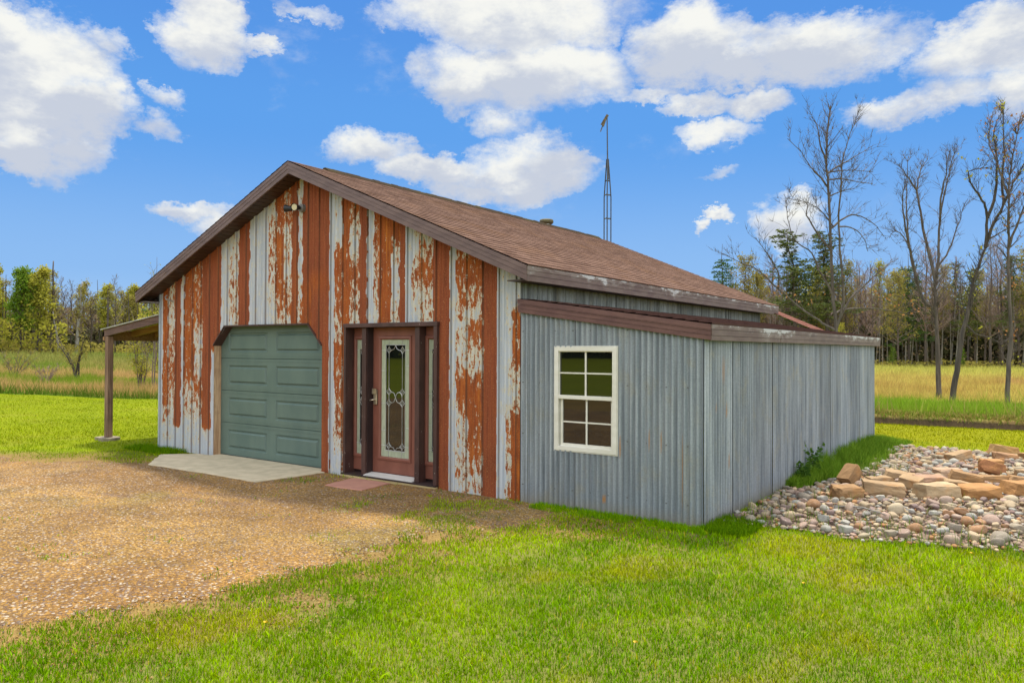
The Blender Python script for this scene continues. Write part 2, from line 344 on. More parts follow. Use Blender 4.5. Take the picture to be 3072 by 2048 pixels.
# ---------------------------------------------------------------- the building
W=7.94; L=8.97; XR=-3.96; ZR=4.54; EX=.30; EZ=2.75; EXL=-8.25; EZL=2.79; OV=.30; FH=.172
mR=(ZR-EZ)/(EX-XR); mL=(ZR-EZL)/(XR-EXL)
def roofz(x): return ZR-(x-XR)*mR if x>XR else ZR-(XR-x)*mL
B=empty('workshop_building',(0,0,0),label='rusty metal clad workshop with brown shingle roof and a grey corrugated lean-to',cat='building')
# gable wall with rib profile, garage opening with clipped corners and door opening
GX0,GX1,GB,GH=-6.267,-3.539,.311,2.155
DX0,DX1,DH=-3.03,-1.285,2.14
def low(x):
    if GX0<x<GX1: return min(GH,1.84+ (x-GX0) if x-GX0<GB else 9, 1.84+(GX1-x) if GX1-x<GB else 9)
    if DX0<x<DX1: return DH
    return .0
STR=[(-7.94,-7.86,[(0,.0)]),(-7.86,-7.67,[(0,.1),(.35,.2),(.6,.55),(1,.8),(2.9,.85)]),(-7.67,-7.45,[(0,.05),(.7,.3),(1.2,.6),(1.9,.55),(2.3,.3),(3,.5)]),
(-7.45,-7.27,[(0,0),(.38,.1),(.5,1.3),(3.2,1.3)]),(-7.27,-7.17,[(0,.0),(3.2,.15)]),(-7.17,-6.87,[(0,0),(.4,.15),(.8,.45),(1.1,.4),(1.5,.85),(2.2,.8),(3.2,.8)]),
(-6.87,-6.62,[(0,0),(.5,.2),(.9,.5),(1.1,.75),(1.4,.35),(2.0,.3),(2.3,.7),(3.4,.6)]),(-6.62,-6.36,[(0,0),(.4,.2),(.5,1.0),(2,1.1),(3.4,1.2)]),
(-6.36,-6.08,[(0,0),(1.7,0),(1.85,1.3),(3.6,1.3)]),(-6.08,-5.87,[(2,.05),(3.6,.12)]),(-5.87,-5.6,[(2,.25),(2.6,.45),(3.1,.35),(3.7,.2)]),
(-5.6,-5.31,[(2,1.2),(3.8,1.2)]),(-5.31,-5.07,[(2,.0),(4,.1)]),(-5.07,-4.82,[(2,.0),(4,.05)]),(-4.82,-4.62,[(2,.1),(2.6,.3),(3.1,.5),(3.6,.5),(4,.3)]),
(-4.62,-4.42,[(2,.3),(2.4,.6),(2.8,.8),(3.4,.85),(3.7,.6),(4.2,1.)]),(-4.42,-4.25,[(2,.25),(2.5,.6),(2.9,.35),(3.3,.3),(3.6,.5),(4.2,.6)]),
(-4.25,-4.1,[(2,.9),(3,1.),(4.3,1.2)]),(-4.1,-4.0,[(2,.6),(2.6,.3),(3,.15),(4.4,.2)]),(-4.0,-3.79,[(2,.8),(2.6,.75),(3,1.1),(4.5,1.2)]),(-3.79,-3.375,[(.0,1.3),(2.4,1.2),(2.8,.85),(3.1,1.2),(4.5,1.3)]),
(-3.375,-3.28,[(0,0),(4.3,.0)]),(-3.28,-3.1,[(0,.0),(.35,.2),(.7,.55),(1.3,.6),(1.8,.75),(2.1,.4),(2.5,.7),(3.2,.75),(3.35,.15),(4,.1)]),(-3.1,-2.96,[(0,.3),(1,.9),(4,.9)]),
(-2.96,-2.77,[(2,.3),(2.5,.5),(2.9,.7),(3.2,.2),(3.5,.35),(4,.8)]),(-2.77,-2.6,[(2,1.2),(4.2,1.2)]),(-2.6,-2.48,[(2,.05),(4,.05)]),(-2.48,-2.36,[(2,.15),(2.6,.5),(3.1,.45),(3.4,.75),(3.8,.85)]),
(-2.36,-2.13,[(2,.8),(2.4,.85),(3,.9),(3.8,1.1)]),(-2.13,-1.99,[(2,.4),(2.4,.3),(2.75,.1),(3.1,.35),(3.4,1.),(3.8,.95)]),(-1.99,-1.86,[(2,1.2),(4,1.2)]),
(-1.86,-1.76,[(2,0),(4,.03)]),(-1.76,-1.62,[(2,.1),(2.6,.4),(2.8,.6),(3.1,.15),(3.6,.15)]),(-1.62,-1.37,[(2,.35),(2.5,.35),(2.75,.75),(3,.6),(3.2,.4),(3.6,.5)]),
(-1.37,-1.09,[(0,1.3),(4,1.3)]),(-1.09,-.99,[(0,.05),(4,.15)]),(-.99,-.8,[(0,.35),(.5,.4),(.9,.35),(1.3,1.0),(1.6,.4),(2.1,.3),(2.6,.7),(3.2,.55)]),
(-.8,-.56,[(0,.3),(.4,.6),(.9,.8),(1.3,.85),(1.6,.3),(2.0,.7),(2.3,.4),(2.7,.75),(3.2,.7)]),(-.56,-.332,[(0,1.3),(3.4,1.3)]),(-.332,-.2,[(0,.0),(3,.02)]),
(-.2,-.12,[(0,.4),(.5,.45),(.9,.65),(1.1,.15),(3,.15)]),(-.12,.0,[(0,.9),(.9,.95),(1.15,.3),(1.5,.45),(1.7,.75),(2.2,.7),(2.35,.1),(3,.15)])]
def rustat(x,z):
    for i,(a,b,l) in enumerate(STR):
        if x<=b or i==len(STR)-1: break
    zs=[p[0] for p in l]; vs=[p[1] for p in l]
    v=float(np.interp(z,zs,vs)); return (min(v,1.0) if max(vs)>=1.2 else .08+.74*min(v,1.)), (float(sstep(.75,1.15,v)) if max(vs)>=1.2 else 0.)
def gable():
    xs=set([-W,0,GX0,GX0+GB,GX1-GB,GX1,DX0,DX1,XR]); dep={}
    def prof(x):   # height of the rib, outward
        u=(x+.332+.762*20)%.254; d=min(u,.254-u); h=max(0,min(1,(.030-d)/.008))*.021
        v=min(abs(u-.095),abs(u-.16)); return h+max(0,min(1,(.009-v)/.005))*.005
    k=-40
    while k<10:
        c=-.332+k*.254; k+=1
        for o in (-.03,-.02,.02,.03,.086,.09,.1,.104,.151,.155,.165,.169): xs.add(round(c+o,4))
        xs.add(round(c+.06,4)); xs.add(round(c+.13,4)); xs.add(round(c+.2,4))
    for a,b,_ in STR: xs.add(a+.002); xs.add(b-.002)
    xs|={round(-W+.016*i,4) for i in range(int(W/.016))}
    xs=sorted(x for x in xs if -W<=x<=0); mb=MB(); ru=[]; so=[]; di=[]; NR=72
    seam=lambda x: math.floor((x+.332+.762*20)/.762)
    for a,b in zip(xs,xs[1:]):
        if b-a<1e-4: continue
        e=(b-a)*.01; la,lb=low(a+e),low(b-e); ta,tb=roofz(a)-.02,roofz(b)-.02; ya,yb=-prof(a),-prof(b)
        base=len(mb.v); xm=(a+b)/2; zz=np.array([lo_+(hi_-lo_)*r/NR for r in range(NR+1) for lo_,hi_ in ((la,ta),(lb,tb))]); jit=(vn(zz*0+xm,zz,33,4,7.)-.5)*.085
        u_=(xm+.332+.762*20)%.254; d_=min(u_,.254-u_); dd_=1. if .020<d_<.034 else (.9 if .084<u_<.0905 or .1495<u_<.1555 else 0.)  # dark lines along the rib edges: crease shade painted into the wall colour
        for r in range(NR+1):
            f=r/NR
            for e_,(x,l,t,y) in enumerate(((a,la,ta,ya),(b,lb,tb,yb))):
                z=l+(t-l)*f; mb.v.append((x,y,z)); xq=xm+float(jit[2*r+e_]); xq=xq if seam(xq)==seam(xm) else xm
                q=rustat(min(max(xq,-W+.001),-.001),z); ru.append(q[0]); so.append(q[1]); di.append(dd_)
        for r in range(NR):
            i=base+2*r; mb.f.append((i,i+1,i+3,i+2))
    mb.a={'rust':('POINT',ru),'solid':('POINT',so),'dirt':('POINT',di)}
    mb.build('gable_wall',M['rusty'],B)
gable()
def corr(mb,p0,p1,z0f,z1f,out,pitch=.068,amp=.009,seams=(),tones=None,rust=(),rows=26,skip=None,botf=None,valley_shade=.0):
    """corrugated sheet from p0 to p1 (xy), outward normal out"""
    p0=np.array(p0,float);p1=np.array(p1,float);Ln=np.linalg.norm(p1-p0);d=(p1-p0)/Ln;o=np.array(out,float)
    N=int(Ln/pitch*8); ss=sorted(set([Ln*i/N for i in range(N+1)]+[s for s in seams]+[s+.004 for s in seams if s+.004<Ln]))
    tone=mb.a.setdefault('tone',('POINT',[]))[1]; ra=mb.a.setdefault('rust',('POINT',[]))[1]; ba=mb.a.setdefault('bot',('POINT',[]))[1]
    rg=random.Random(5); tn=tones or [rg.uniform(.82,1.15) for _ in range(len(seams)+2)]
    def sheet(s): return sum(1 for q in seams if s>=q-1e-6)
    for a,b in zip(ss,ss[1:]):
        k=sheet((a+b)/2); gap=any(abs((a+b)/2-(q+.002))<.0021 for q in seams)
        segs=[(0,1)]
        if skip and skip[0]<(a+b)/2<skip[1]: segs=[(0,skip[2]),(skip[3],1)]
        for (f0,f1) in segs:
            base=len(mb.v)
            nr=max(2,int(rows*(f1-f0)) if f0 or f1<1 else rows)
            for r in range(nr+1):
                for s in (a,b):
                    f=(f0+(f1-f0)*r/nr); zl,zh=z0f(s),z1f(s)
                    if f0 or f1<1:   # absolute heights in segments
                        lo=zl if f0==0 else f0; hi=f1 if f0==0 else zh; z=lo+(hi-lo)*r/nr
                    else: z=zl+(zh-zl)*r/nr
                    w=amp*math.sin(2*math.pi*s/pitch)*(1+.25*math.sin(k*2.3))+(k%2)*.004
                    p=p0+d*s+o*(w-(.012 if gap else 0)); mb.v.append((p[0],p[1],z))
                    tone.append(.25 if gap else tn[k]*(1+.05*math.sin(s*9+z)+valley_shade*math.sin(2*math.pi*s/pitch)))  # corrugation valleys toned darker than ridges, shade put into the sheet colour
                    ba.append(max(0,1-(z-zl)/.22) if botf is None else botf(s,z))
                    v=0
                    for (cx,cz0,cz1,hw,am) in rust:
                        if abs(s-cx)<hw and cz0<z<cz1: v=max(v,am*(.4+.6*math.sin(math.pi*(z-cz0)/(cz1-cz0))))
                    ra.append(v)
            for r in range(nr):
                i=base+2*r; mb.f.append((i,i+1,i+3,i+2))
def walls():
    # left and back walls
    mb=MB(); corr(mb,(-W,L),(-W,0),lambda s:0,lambda s:2.9,(-1,0),pitch=.2,amp=.01,rows=2); mb.build('side_wall',M['galv_side'],B,smooth=True)
    mb=MB(); corr(mb,(0,L),(-W,L),lambda s:0,lambda s:roofz(-s)-.03,(0,1),pitch=.2,amp=.01,rows=2); mb.build('back_wall',M['galv_side'],B,smooth=True)
    # upper strip of the right side wall above the lean-to roof
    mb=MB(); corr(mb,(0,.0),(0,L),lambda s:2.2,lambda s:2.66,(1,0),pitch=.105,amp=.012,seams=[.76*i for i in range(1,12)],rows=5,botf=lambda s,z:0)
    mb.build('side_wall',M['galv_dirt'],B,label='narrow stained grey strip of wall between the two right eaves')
    # corner flashing
    mb=MB(); mb.box((-.03,-.026,0),(.004,-.020,2.60)); mb.box((.004,-.026,.0),(.012,.06,2.60)); mb.a={'rust':('POINT',[.75]*16),'solid':('POINT',[0]*16)}
    mb=MB(); mb.box((-7.965,-.024,.02),(-7.925,.03,2.86)); mb.a={'tone':('POINT',[1.6]*8)}; mb.build('corner_trim',M['galv'],B)
walls()
# ---- roofs
def shingles(mb,e0,e1,t0,t1,n,expo_rows,seed,tab=.16,th=.008):
    """eave line e0-e1, ridge line t0-t1"""
    rg=random.Random(seed); tn=mb.a.setdefault('tone',('FACE',[]))[1]
    e0,e1,t0,t1=map(Vector,(e0,e1,t0,t1)); n=Vector(n).normalized(); Ln=(e1-e0).length; K=int(Ln/tab)
    for r in range(expo_rows):
        f0=r/expo_rows; f1=(r+1)/expo_rows
        a0=e0.lerp(t0,f0); b0=e1.lerp(t1,f0); a1=e0.lerp(t0,f1); b1=e1.lerp(t1,f1); off=rg.random()*.9
        ks=[0]+[min(1,max(0,(k+off+rg.uniform(-.3,.3))/K)) for k in range(K)]+[1]; ks=sorted(ks)
        for u,v in zip(ks,ks[1:]):
            if v-u<1e-5: continue
            h=th*rg.choice((1,1,1.25)); t=.5+.5*(rg.random()-.5)*1.3
            p,q,s,w=a0.lerp(b0,u)+n*h,a0.lerp(b0,v)+n*h,a1.lerp(b1,v)+n*.002,a1.lerp(b1,u)+n*.002
            mb.quad(p,q,s,w); mb.quad(a0.lerp(b0,u)-n*.004,a0.lerp(b0,v)-n*.004,q,p); tn+=[t,0.0]
def roof():
    y0,y1=-OV-.015,L+.34
    mb=MB(); shingles(mb,(EX+.02,y0,EZ-.008+.012),(EX+.02,y1,EZ+.004),(XR,y0,ZR+.012),(XR,y1,ZR+.012),(mR,0,1),33,1)
    shingles(mb,(EXL-.02,y1,EZL+.004),(EXL-.02,y0,EZL+.004),(XR,y1,ZR+.012),(XR,y0,ZR+.012),(-mL,0,1),33,2)
    r=mb.build('roof',M['shin'],B)
    # deck (thickness)
    mb=MB()
    for (xa,za,xb,zb) in ((EX,EZ,XR,ZR),(XR,ZR,EXL,EZL)):
        mb.hexa([(xa,y0+.02,za-.05),(xa,y1-.02,za-.05),(xb,y1-.02,zb-.05),(xb,y0+.02,zb-.05),(xa,y0+.02,za),(xa,y1-.02,za),(xb,y1-.02,zb),(xb,y0+.02,zb)])
    mb.build('roof_deck',M['soffit'],B)
    # ridge vent
    mb=MB(); ya,yb=.37,8.95; rg=random.Random(3); N=60
    for i in range(N):
        a=ya+(yb-ya)*i/N; b=ya+(yb-ya)*(i+1)/N; h=.045+rg.uniform(-.004,.006)
        mb.v+=[]; 
        mb.hexa([(XR-.12,a,ZR-.03),(XR+.12,a,ZR-.03),(XR+.12,b,ZR-.03),(XR-.12,b,ZR-.03),(XR-.02,a,ZR+h),(XR+.02,a,ZR+h),(XR+.02,b,ZR+h),(XR-.02,b,ZR+h)])
    mb.build('ridge_vent',m_shingle('mossy ridge cap',(.045,.032,.018),(.085,.06,.03),(.10,.09,.02)),r)
    # flue
    c=(-4.6,7.6,roofz(-4.6)+.10)
    fl=MB(); fl.lathe([(.085,-.2),(.085,.42)],c); f=fl.build('flue_pipe',M['flue'],r,smooth=True)
    cp=MB(); cp.lathe([(.0,.40),(.14,.40),(.165,.43),(.165,.475),(.15,.50),(.0,.52)],c); cp.build('flue_cap',M['fluecap'],f,smooth=True)
    return r
roof()
def fascia_board(mb,pts,h,out,up=(0,0,1),grooves=(.3,.62),th=.02,caps=True):
    """board following polyline of top points, drip strips set 3 mm back from each other"""
    o=Vector(out); cuts=[0]+list(grooves)+[1]; top=mb.a.setdefault('top',('POINT',[]))[1]
    for i,(a,b) in enumerate(zip(pts,pts[1:])):
        a=Vector(a);b=Vector(b)
        for k,(c0,c1) in enumerate(zip(cuts,cuts[1:])):
            off=o*(.0045*(len(cuts)-1-k)); g=.0025
            za0,za1=-h*c0-(g if k else 0),-h*c1
            P=[a+Vector((0,0,za1)),b+Vector((0,0,za1)),b+Vector((0,0,za1))-o*th,a+Vector((0,0,za1))-o*th,a+Vector((0,0,za0)),b+Vector((0,0,za0)),b+Vector((0,0,za0))-o*th,a+Vector((0,0,za0))-o*th]
            P=[p+(off if j in (0,1,4,5) else Vector((0,0,0))) for j,p in enumerate(P)]
            mb.hexa(P); top.extend([1-c1]*4+[1-c0]*4)
def fascias():
    mb=MB(); fascia_board(mb,[(EXL,-OV,EZL),(XR,-OV,ZR),(EX,-OV,EZ)],FH,(0,-1,0)); mb.build('rake_fascia',M['fas'],B)
    mb=MB(); fascia_board(mb,[(EXL,L+.32,EZL),(XR,L+.32,ZR),(EX,L+.32,EZ)],FH,(0,1,0)); mb.build('rake_fascia',M['fas'],B)
    mb=MB(); fascia_board(mb,[(EX,-OV,EZ-.004),(EX,L+.32,EZ-.004)],FH,(1,0,0),th=.018); mb.build('eave_fascia',M['fasp'],B,label='brown eave fascia with white peeled patches along its top edge')
    mb=MB(); fascia_board(mb,[(EXL,L+.32,EZL-.004),(EXL,-OV,EZL-.004)],FH,(-1,0,0)); mb.build('eave_fascia',M['fas'],B)
    # seams on the rake fascia
    # soffits: vinyl boards following the slope
    mb=MB()
    def strip(xa,xb,ya,yb,dz):
        n=int(abs(xb-xa)/.1); 
        for i in range(n):
            a=xa+(xb-xa)*i/n; b=xa+(xb-xa)*(i+.9)/n; za,zb=roofz(a)-dz,roofz(b)-dz
            mb.hexa([(a,ya,za-.012),(b,ya,zb-.012),(b,yb,zb-.012),(a,yb,za-.012),(a,ya,za),(b,ya,zb),(b,yb,zb),(a,yb,za)])
    strip(EXL+.03,XR,-OV+.02,.0,FH-.03); strip(EX-.03,XR,-OV+.02,0,FH-.03)
    mb.build('gable_soffit',M['soffit'],B)
    for (xa,xb,z) in ((EX-.02,.0,EZ-FH+.02),(EXL+.02,-W,EZL-FH+.02)):
        n=90; mb=MB()
        for i in range(n):
            a=-OV+.03+(L+.3)*i/n; b=a+(L+.3)/n*.9; mb.box((min(xa,xb),a,z-.012),(max(xa,xb),b,z))
        mb.build('eave_soffit',M['soffit'],B)
fascias()
# ---- garage door
def nested(mb,x0,x1,z0,z1,y,steps):
    """nested rectangles: steps = [(inset, yoffset)...]; last one is filled"""
    prev=None
    for ins,dy in steps:
        r=[(x0+ins,y+dy,z0+ins),(x1-ins,y+dy,z0+ins),(x1-ins,y+dy,z1-ins),(x0+ins,y+dy,z1-ins)]
        if prev:
            for k in range(4): mb.quad(prev[k],prev[(k+1)%4],r[(k+1)%4],r[k])
        prev=r
    mb.quad(*prev)
def panelled(mb,x0,x1,z0,z1,y,holes,steps):
    """flat sheet with rectangular raised panels (holes all share z range)"""
    xs=sorted([x0,x1]+[h for hh in holes for h in hh[:2]]); za,zb=holes[0][2],holes[0][3]
    mb.quad((x0,y,z0),(x1,y,z0),(x1,y,za),(x0,y,za)); mb.quad((x0,y,zb),(x1,y,zb),(x1,y,z1),(x0,y,z1))
    for a,b in zip(xs,xs[1:]):
        h=[q for q in holes if abs(q[0]-a)<1e-6]
        if h: nested(mb,*h[0],y,steps)
        else: mb.quad((a,y,za),(b,y,za),(b,y,zb),(a,y,zb))
def garage():
    g=empty('garage_door',(0,0,0)); g.parent=B
    yd=.135; xa,xb=GX0+.0,GX1+.03; hs=.535; x_l=-6.30
    for i in range(4):
        mb=MB(); z0=.03+i*hs; z1=z0+hs
        panelled(mb,x_l,xb,z0+.006,z1-.004,yd,[(-6.06,-5.02,z0+.105,z1-.115),(-4.80,-3.76,z0+.105,z1-.115)],[(0,0),(.014,.018),(.03,.020),(.055,-.006),(.070,-.006)])
        mb.quad((x_l,yd+.02,z0-.002),(xb,yd+.02,z0-.002),(xb,yd,z0+.006),(x_l,yd,z0+.006)); mb.quad((x_l,yd,z1-.004),(xb,yd,z1-.004),(xb,yd+.02,z1),(x_l,yd+.02,z1))
        for zz in (.045,.49): mb.box((x_l,yd-.004,z0+zz-.003),(xb,yd-.0005,z0+zz+.003))
        mb.build('door_section',M['garage'],g)
    mb=MB(); mb.box((x_l,yd-.006,.0),(xb,yd+.03,.03)); mb.build('bottom_seal',M['garage_seal'],g)
    # frame: osb jamb on the left, dark lintel flashing, right reveal, wooden sill
    mb=MB(); mb.box((GX0-.03,.003,.0),(GX0+.0,.132,1.86)); mb.build('strand_board_jamb',M['osb'],B,label='bare strand board lining at the left of the garage door')
    mb=MB(); 
    pr=[(GX0,1.84),(GX0+GB,GH),(GX1-GB,GH),(GX1,1.84)]
    for (a,za),(b,zb) in zip(pr,pr[1:]):
        mb.hexa([(a,-.03,za),(b,-.03,zb),(b,.16,zb),(a,.16,za),(a,-.03,za+.022),(b,-.03,zb+.022),(b,.16,zb+.022),(a,.16,za+.022)])
    mb.build('opening_flashing',M['trim'],B)
    mb=MB(); mb.box((GX1,.003,0),(GX1+.025,.134,1.86)); mb.box((-6.5,.16,-.1),(-3.3,.2,2.4)); mb.build('opening_reveal',M['jamb'],B)
    mb=MB(); mb.box((-6.27,-.06,-.02),(-3.54,.134,.022)); mb.build('door_sill',M['conc'],B,bevel=.004)
garage()
# ---- entry door with sidelights
def came_lines(mb,x0,z1,w,h,y,lines,r=.0045):
    for l in lines: mb.tube([(x0+u*w,y,z1-v*h) for u,v in l],r,5)
def arc(cx,cy,rx,ry,a0,a1,n=8): return [(cx+rx*math.cos(R(a0+(a1-a0)*i/n)),cy+ry*math.sin(R(a0+(a1-a0)*i/n))) for i in range(n+1)]
def dia(cx,cy,rx=.1,ry=.032):
    o=[]
    P=[(cx,cy-ry),(cx+rx,cy),(cx,cy+ry),(cx-rx,cy),(cx,cy-ry)]
    for a,b in zip(P,P[1:]):
        m=((a[0]+b[0])/2*.72+cx*.28,(a[1]+b[1])/2*.72+cy*.28); o+=[a,m]
    return o+[P[-1]]
def entry():
    E=empty('entrance_frame'); E.parent=B; y=.12
    mb=MB(); mb.box((DX0-.005,-.055,DH-.045),(DX1+.02,.11,DH+.012)); mb.build('header',M['trim'],E,bevel=.004)
    mb=MB(); mb.box((DX0-.004,-.045,.05),(DX0+.038,.14,DH-.046)); mb.build('outer_post',M['trim'],E,bevel=.004)
    mb=MB(); mb.box((DX1-.045,-.05,.05),(DX1+.012,.14,DH-.046)); mb.build('outer_post',M['trim'],E,bevel=.004)
    mb=MB(); mb.box((-2.695,-.012,.05),(-2.615,.14,DH-.046)); mb.build('mullion_post',M['trim'],E,bevel=.004)
    mb=MB(); mb.box((-1.69,-.012,.05),(-1.61,.14,DH-.046)); mb.build('mullion_post',M['trim'],E,bevel=.004)
    mb=MB(); mb.box((DX0,.16,0),(DX1,.19,DH)); mb.box((-2.614,.02,.06),(-2.60,.14,DH-.05)); mb.box((-1.70,.02,.06),(-1.691,.14,DH-.05)); mb.build('reveal',M['jamb'],E)
    mb=MB(); mb.box((-3.06,-.075,-.035),(-1.27,-.02,.03)); mb.build('sill_board',M['sill'],E,bevel=.004)
    mb=MB(); mb.box((-3.05,-.07,.031),(-1.275,.15,.05)); mb.build('sill_top',M['jamb'],E)
    mb=MB(); mb.hexa([(-2.61,-.05,.051),(-1.70,-.05,.051),(-1.70,.10,.051),(-2.61,.10,.051),(-2.61,-.05,.062),(-1.70,-.05,.062),(-1.70,.10,.088),(-2.61,.10,.088)]); mb.build('threshold',M['alum'],E)
    D=empty('entry_door'); D.parent=B
    def leaf(par,x0,x1,gx0,gx1,gz0,gz1,name):
        mb=MB()
        for a in ((x0,x1,.09,gz0-.05),(x0,x1,gz1+.05,DH-.05)): mb.box((a[0],y,a[2]),(a[1],y+.035,a[3]))
        mb.box((x0,y,gz0-.05),(gx0-.05,y+.035,gz1+.05)); mb.box((gx1+.05,y,gz0-.05),(x1,y+.035,gz1+.05))
        o=mb.build(name,M['door'],par)
        mo=MB(); P=[(gx0,gx1,gz0,gz1)]
        # moulding ring with a raised profile
        prev=None
        for ins,dy in ((-.052,.0),(-.045,-.016),(-.018,-.020),(-.006,-.008),(.0,.012)):
            r=[(gx0+ins,y+dy,gz0+ins),(gx1-ins,y+dy,gz0+ins),(gx1-ins,y+dy,gz1-ins),(gx0+ins,y+dy,gz1-ins)]
            if prev:
                for k in range(4): mo.quad(prev[k],prev[(k+1)%4],r[(k+1)%4],r[k])
            prev=r
        mo.build('glazing_moulding',M['door'],par)
        gl=MB(); gl.quad((gx0,y+.012,gz0),(gx1,y+.012,gz0),(gx1,y+.012,gz1),(gx0,y+.012,gz1)); return gl.build('glass',M['glass'],par)
    gx0,gx1,gz0,gz1=-2.445,-1.915,.315,1.925; w=gx1-gx0; h=gz1-gz0
    leaf(D,-2.60,-1.70,gx0,gx1,gz0,gz1,'door_leaf')
    fr=MB(); yy=y+.0095
    for u0,u1,v0,v1 in ((0,.16,0,1),(.85,1,0,1),(.16,.85,0,.045),(.16,.85,.945,1)):
        fr.quad((gx0+u0*w,yy,gz1-v1*h),(gx0+u1*w,yy,gz1-v1*h),(gx0+u1*w,yy,gz1-v0*h),(gx0+u0*w,yy,gz1-v0*h))
    fr.build('frosted_border',M['frost'],D)
    yy=y+.0102; BV=plain('grey bevelled glass',(.07,.08,.075),(.15,.15,.13),(60,60,60),.15)
    for cx in (.27,.75):
        for cy in (.09,.445,.54,.905):
            q=[(gx0+(cx+du)*w,yy,gz1-(cy+dv)*h) for du,dv in ((-.085,0),(0,.028),(.085,0),(0,-.028))]; fr=MB(); fr.quad(*q); fr.build('bevelled_diamond',BV,D)
    cm=MB(); ls=[[(.27,0),(.27,.045)],[(.74,0),(.74,.045)],[(.16,.045),(.85,.045)],[(.16,.945),(.85,.945)],[(.16,.045),(.16,.945)],[(.85,.045),(.85,.945)],
      [(.27,.945),(.27,1)],[(.74,.945),(.74,1)],[(.27,.12),(.27,.415)],[(.75,.12),(.75,.415)],[(.27,.57),(.27,.875)],[(.75,.57),(.75,.875)],
      [(0,.09),(.17,.09)],[(.84,.09),(1,.09)],[(.85,.22),(1,.22)],[(0,.265),(.16,.265)],[(0,.545),(.17,.545)],[(.85,.745),(1,.745)],[(0,.775),(.16,.775)],[(0,.905),(.17,.905)],[(.84,.905),(1,.905)],
      [(.27,.12),(.31,.098),(.38,.09),(.45,.08),(.505,.05)],[(.75,.12),(.71,.098),(.64,.09),(.56,.08),(.505,.05)],
      [(.27,.875),(.31,.9),(.36,.915),(.43,.918),(.505,.945)],[(.75,.875),(.71,.9),(.66,.915),(.57,.918),(.505,.945)],
      [(.27,.415),(.34,.44),(.45,.455),(.505,.49),(.45,.53),(.34,.545),(.27,.57)],[(.75,.415),(.68,.44),(.57,.455),(.505,.49),(.57,.53),(.68,.545),(.75,.57)],
      arc(.385,.492,.115,.045,0,360,14),arc(.63,.492,.115,.045,0,360,14)]
    ls+=[dia(cx,cy) for cx in (.27,.75) for cy in (.09,.445,.54,.905)]
    came_lines(cm,gx0,gz1,w,h,y+.008,ls,.0042); cm.build('leaded_came',M['lead'],D)
    # handle set
    mb=MB(); mb.box((-2.575,y-.028,1.02),(-2.505,y,1.23)); hd=mb.build('lock_plate',M['brass'],D,bevel=.01)
    mb=MB(); mb.box((-2.58,y-.05,1.17),(-2.50,y-.029,1.245)); mb.build('keypad_lock',M['brass'],D,bevel=.004)
    mb=MB(); mb.tube([(-2.54,y-.02,1.09),(-2.54,y-.06,1.09),(-2.56,y-.065,1.088),(-2.61,y-.062,1.08)],.011,8); mb.build('handle',M['brass'],D,smooth=False,bevel=.003)
    mb=MB(); mb.box((-2.606,y-.012,.09),(-2.601,y+.03,DH-.05)); mb.build('weather_strip',M['alum'],D)
    for sx,name in ((-2.99,0),(-1.61,1)):
        S=empty('sidelight'); S.parent=B
        if name==0: x0,x1,a,b=-2.99,-2.696,-2.935,-2.755
        else: x0,x1,a,b=-1.61,-1.33,-1.565,-1.375
        leaf(S,x0,x1,a,b,gz0,gz1,'sidelight_frame'); ww=b-a
        fr=MB()
        for u0,u1,v0,v1 in ((0,.3,0,1),(.72,1,0,1),(.3,.72,0,.08),(.3,.72,.92,1)): fr.quad((a+u0*ww,y+.0095,gz1-v1*h),(a+u1*ww,y+.0095,gz1-v1*h),(a+u1*ww,y+.0095,gz1-v0*h),(a+u0*ww,y+.0095,gz1-v0*h))
        fr.build('frosted_border',M['frost'],S)
        cm=MB(); l2=[[(.5,0),(.5,.055)],[(.5,.945),(.5,1)]]+[dia(.5,c,.22,.035) for c in (.09,.445,.54,.905)]+[[(.34,.12),(.34,.41)],[(.66,.12),(.66,.41)],[(.34,.57),(.34,.87)],[(.66,.57),(.66,.87)]]+[arc(.5,.492,.2,.04,0,360,12)]
        for s in (-1,1):
            l2+=[[(.5+s*.16,.12),(.5+s*.08,.1),(.5,.055)],[(.5+s*.16,.41),(.5+s*.08,.43),(.5,.48)],[(.5+s*.16,.57),(.5+s*.08,.55),(.5,.5)],[(.5+s*.16,.87),(.5+s*.08,.89),(.5,.945)]]
        for v in (.09,.3,.445,.7,.905): l2+=[[(0,v),(.28,v)]]
        came_lines(cm,a,gz1,ww,h,y+.008,l2,.0036); cm.build('leaded_came',M['lead'],S)
entry()
# ---- flood light
def floodlight():
    g=empty('floodlight'); g.parent=B; c=Vector((-3.99,-.02,3.90))
    mb=MB(); mb.tube([c+Vector((0,.02,0)),c+Vector((0,-.03,0))],.062,16); mb.build('mounting_plate',M['grey'],g)
    mb=MB(); mb.tube([c+Vector((0,-.03,0)),c+Vector((-.02,-.07,0))],.02,8); mb.build('arm',M['black'],g)
    for dx,d in ((.02,Vector((.25,-1,-.12))),(-.14,Vector((-.9,-.45,.05)))):
        d.normalize(); p=c+Vector((dx-.02,-.075,0))
        mb=MB(); mb.tube([p-d*.03,p-d*.01,p+d*.03,p+d*.10],[.02,.035,.042,.058],14,cap=False); h=mb.build('lamp_head',M['black'],g)
        mb=MB(); mb.tube([p+d*.085,p+d*.092],.048,14); mb.build('lens',M['lens'],h)
    mb=MB(); pts=[Vector((-7.6,-.08,2.74)),Vector((-7.62,-.1,2.70)),Vector((-7.56,-.12,2.66)),Vector((-7.5,-.08,2.64)),Vector((-7.47,-.03,2.62))]
    mb.tube(pts,.012,6); mb.build('cable_loop',M['grey'],B)
floodlight()
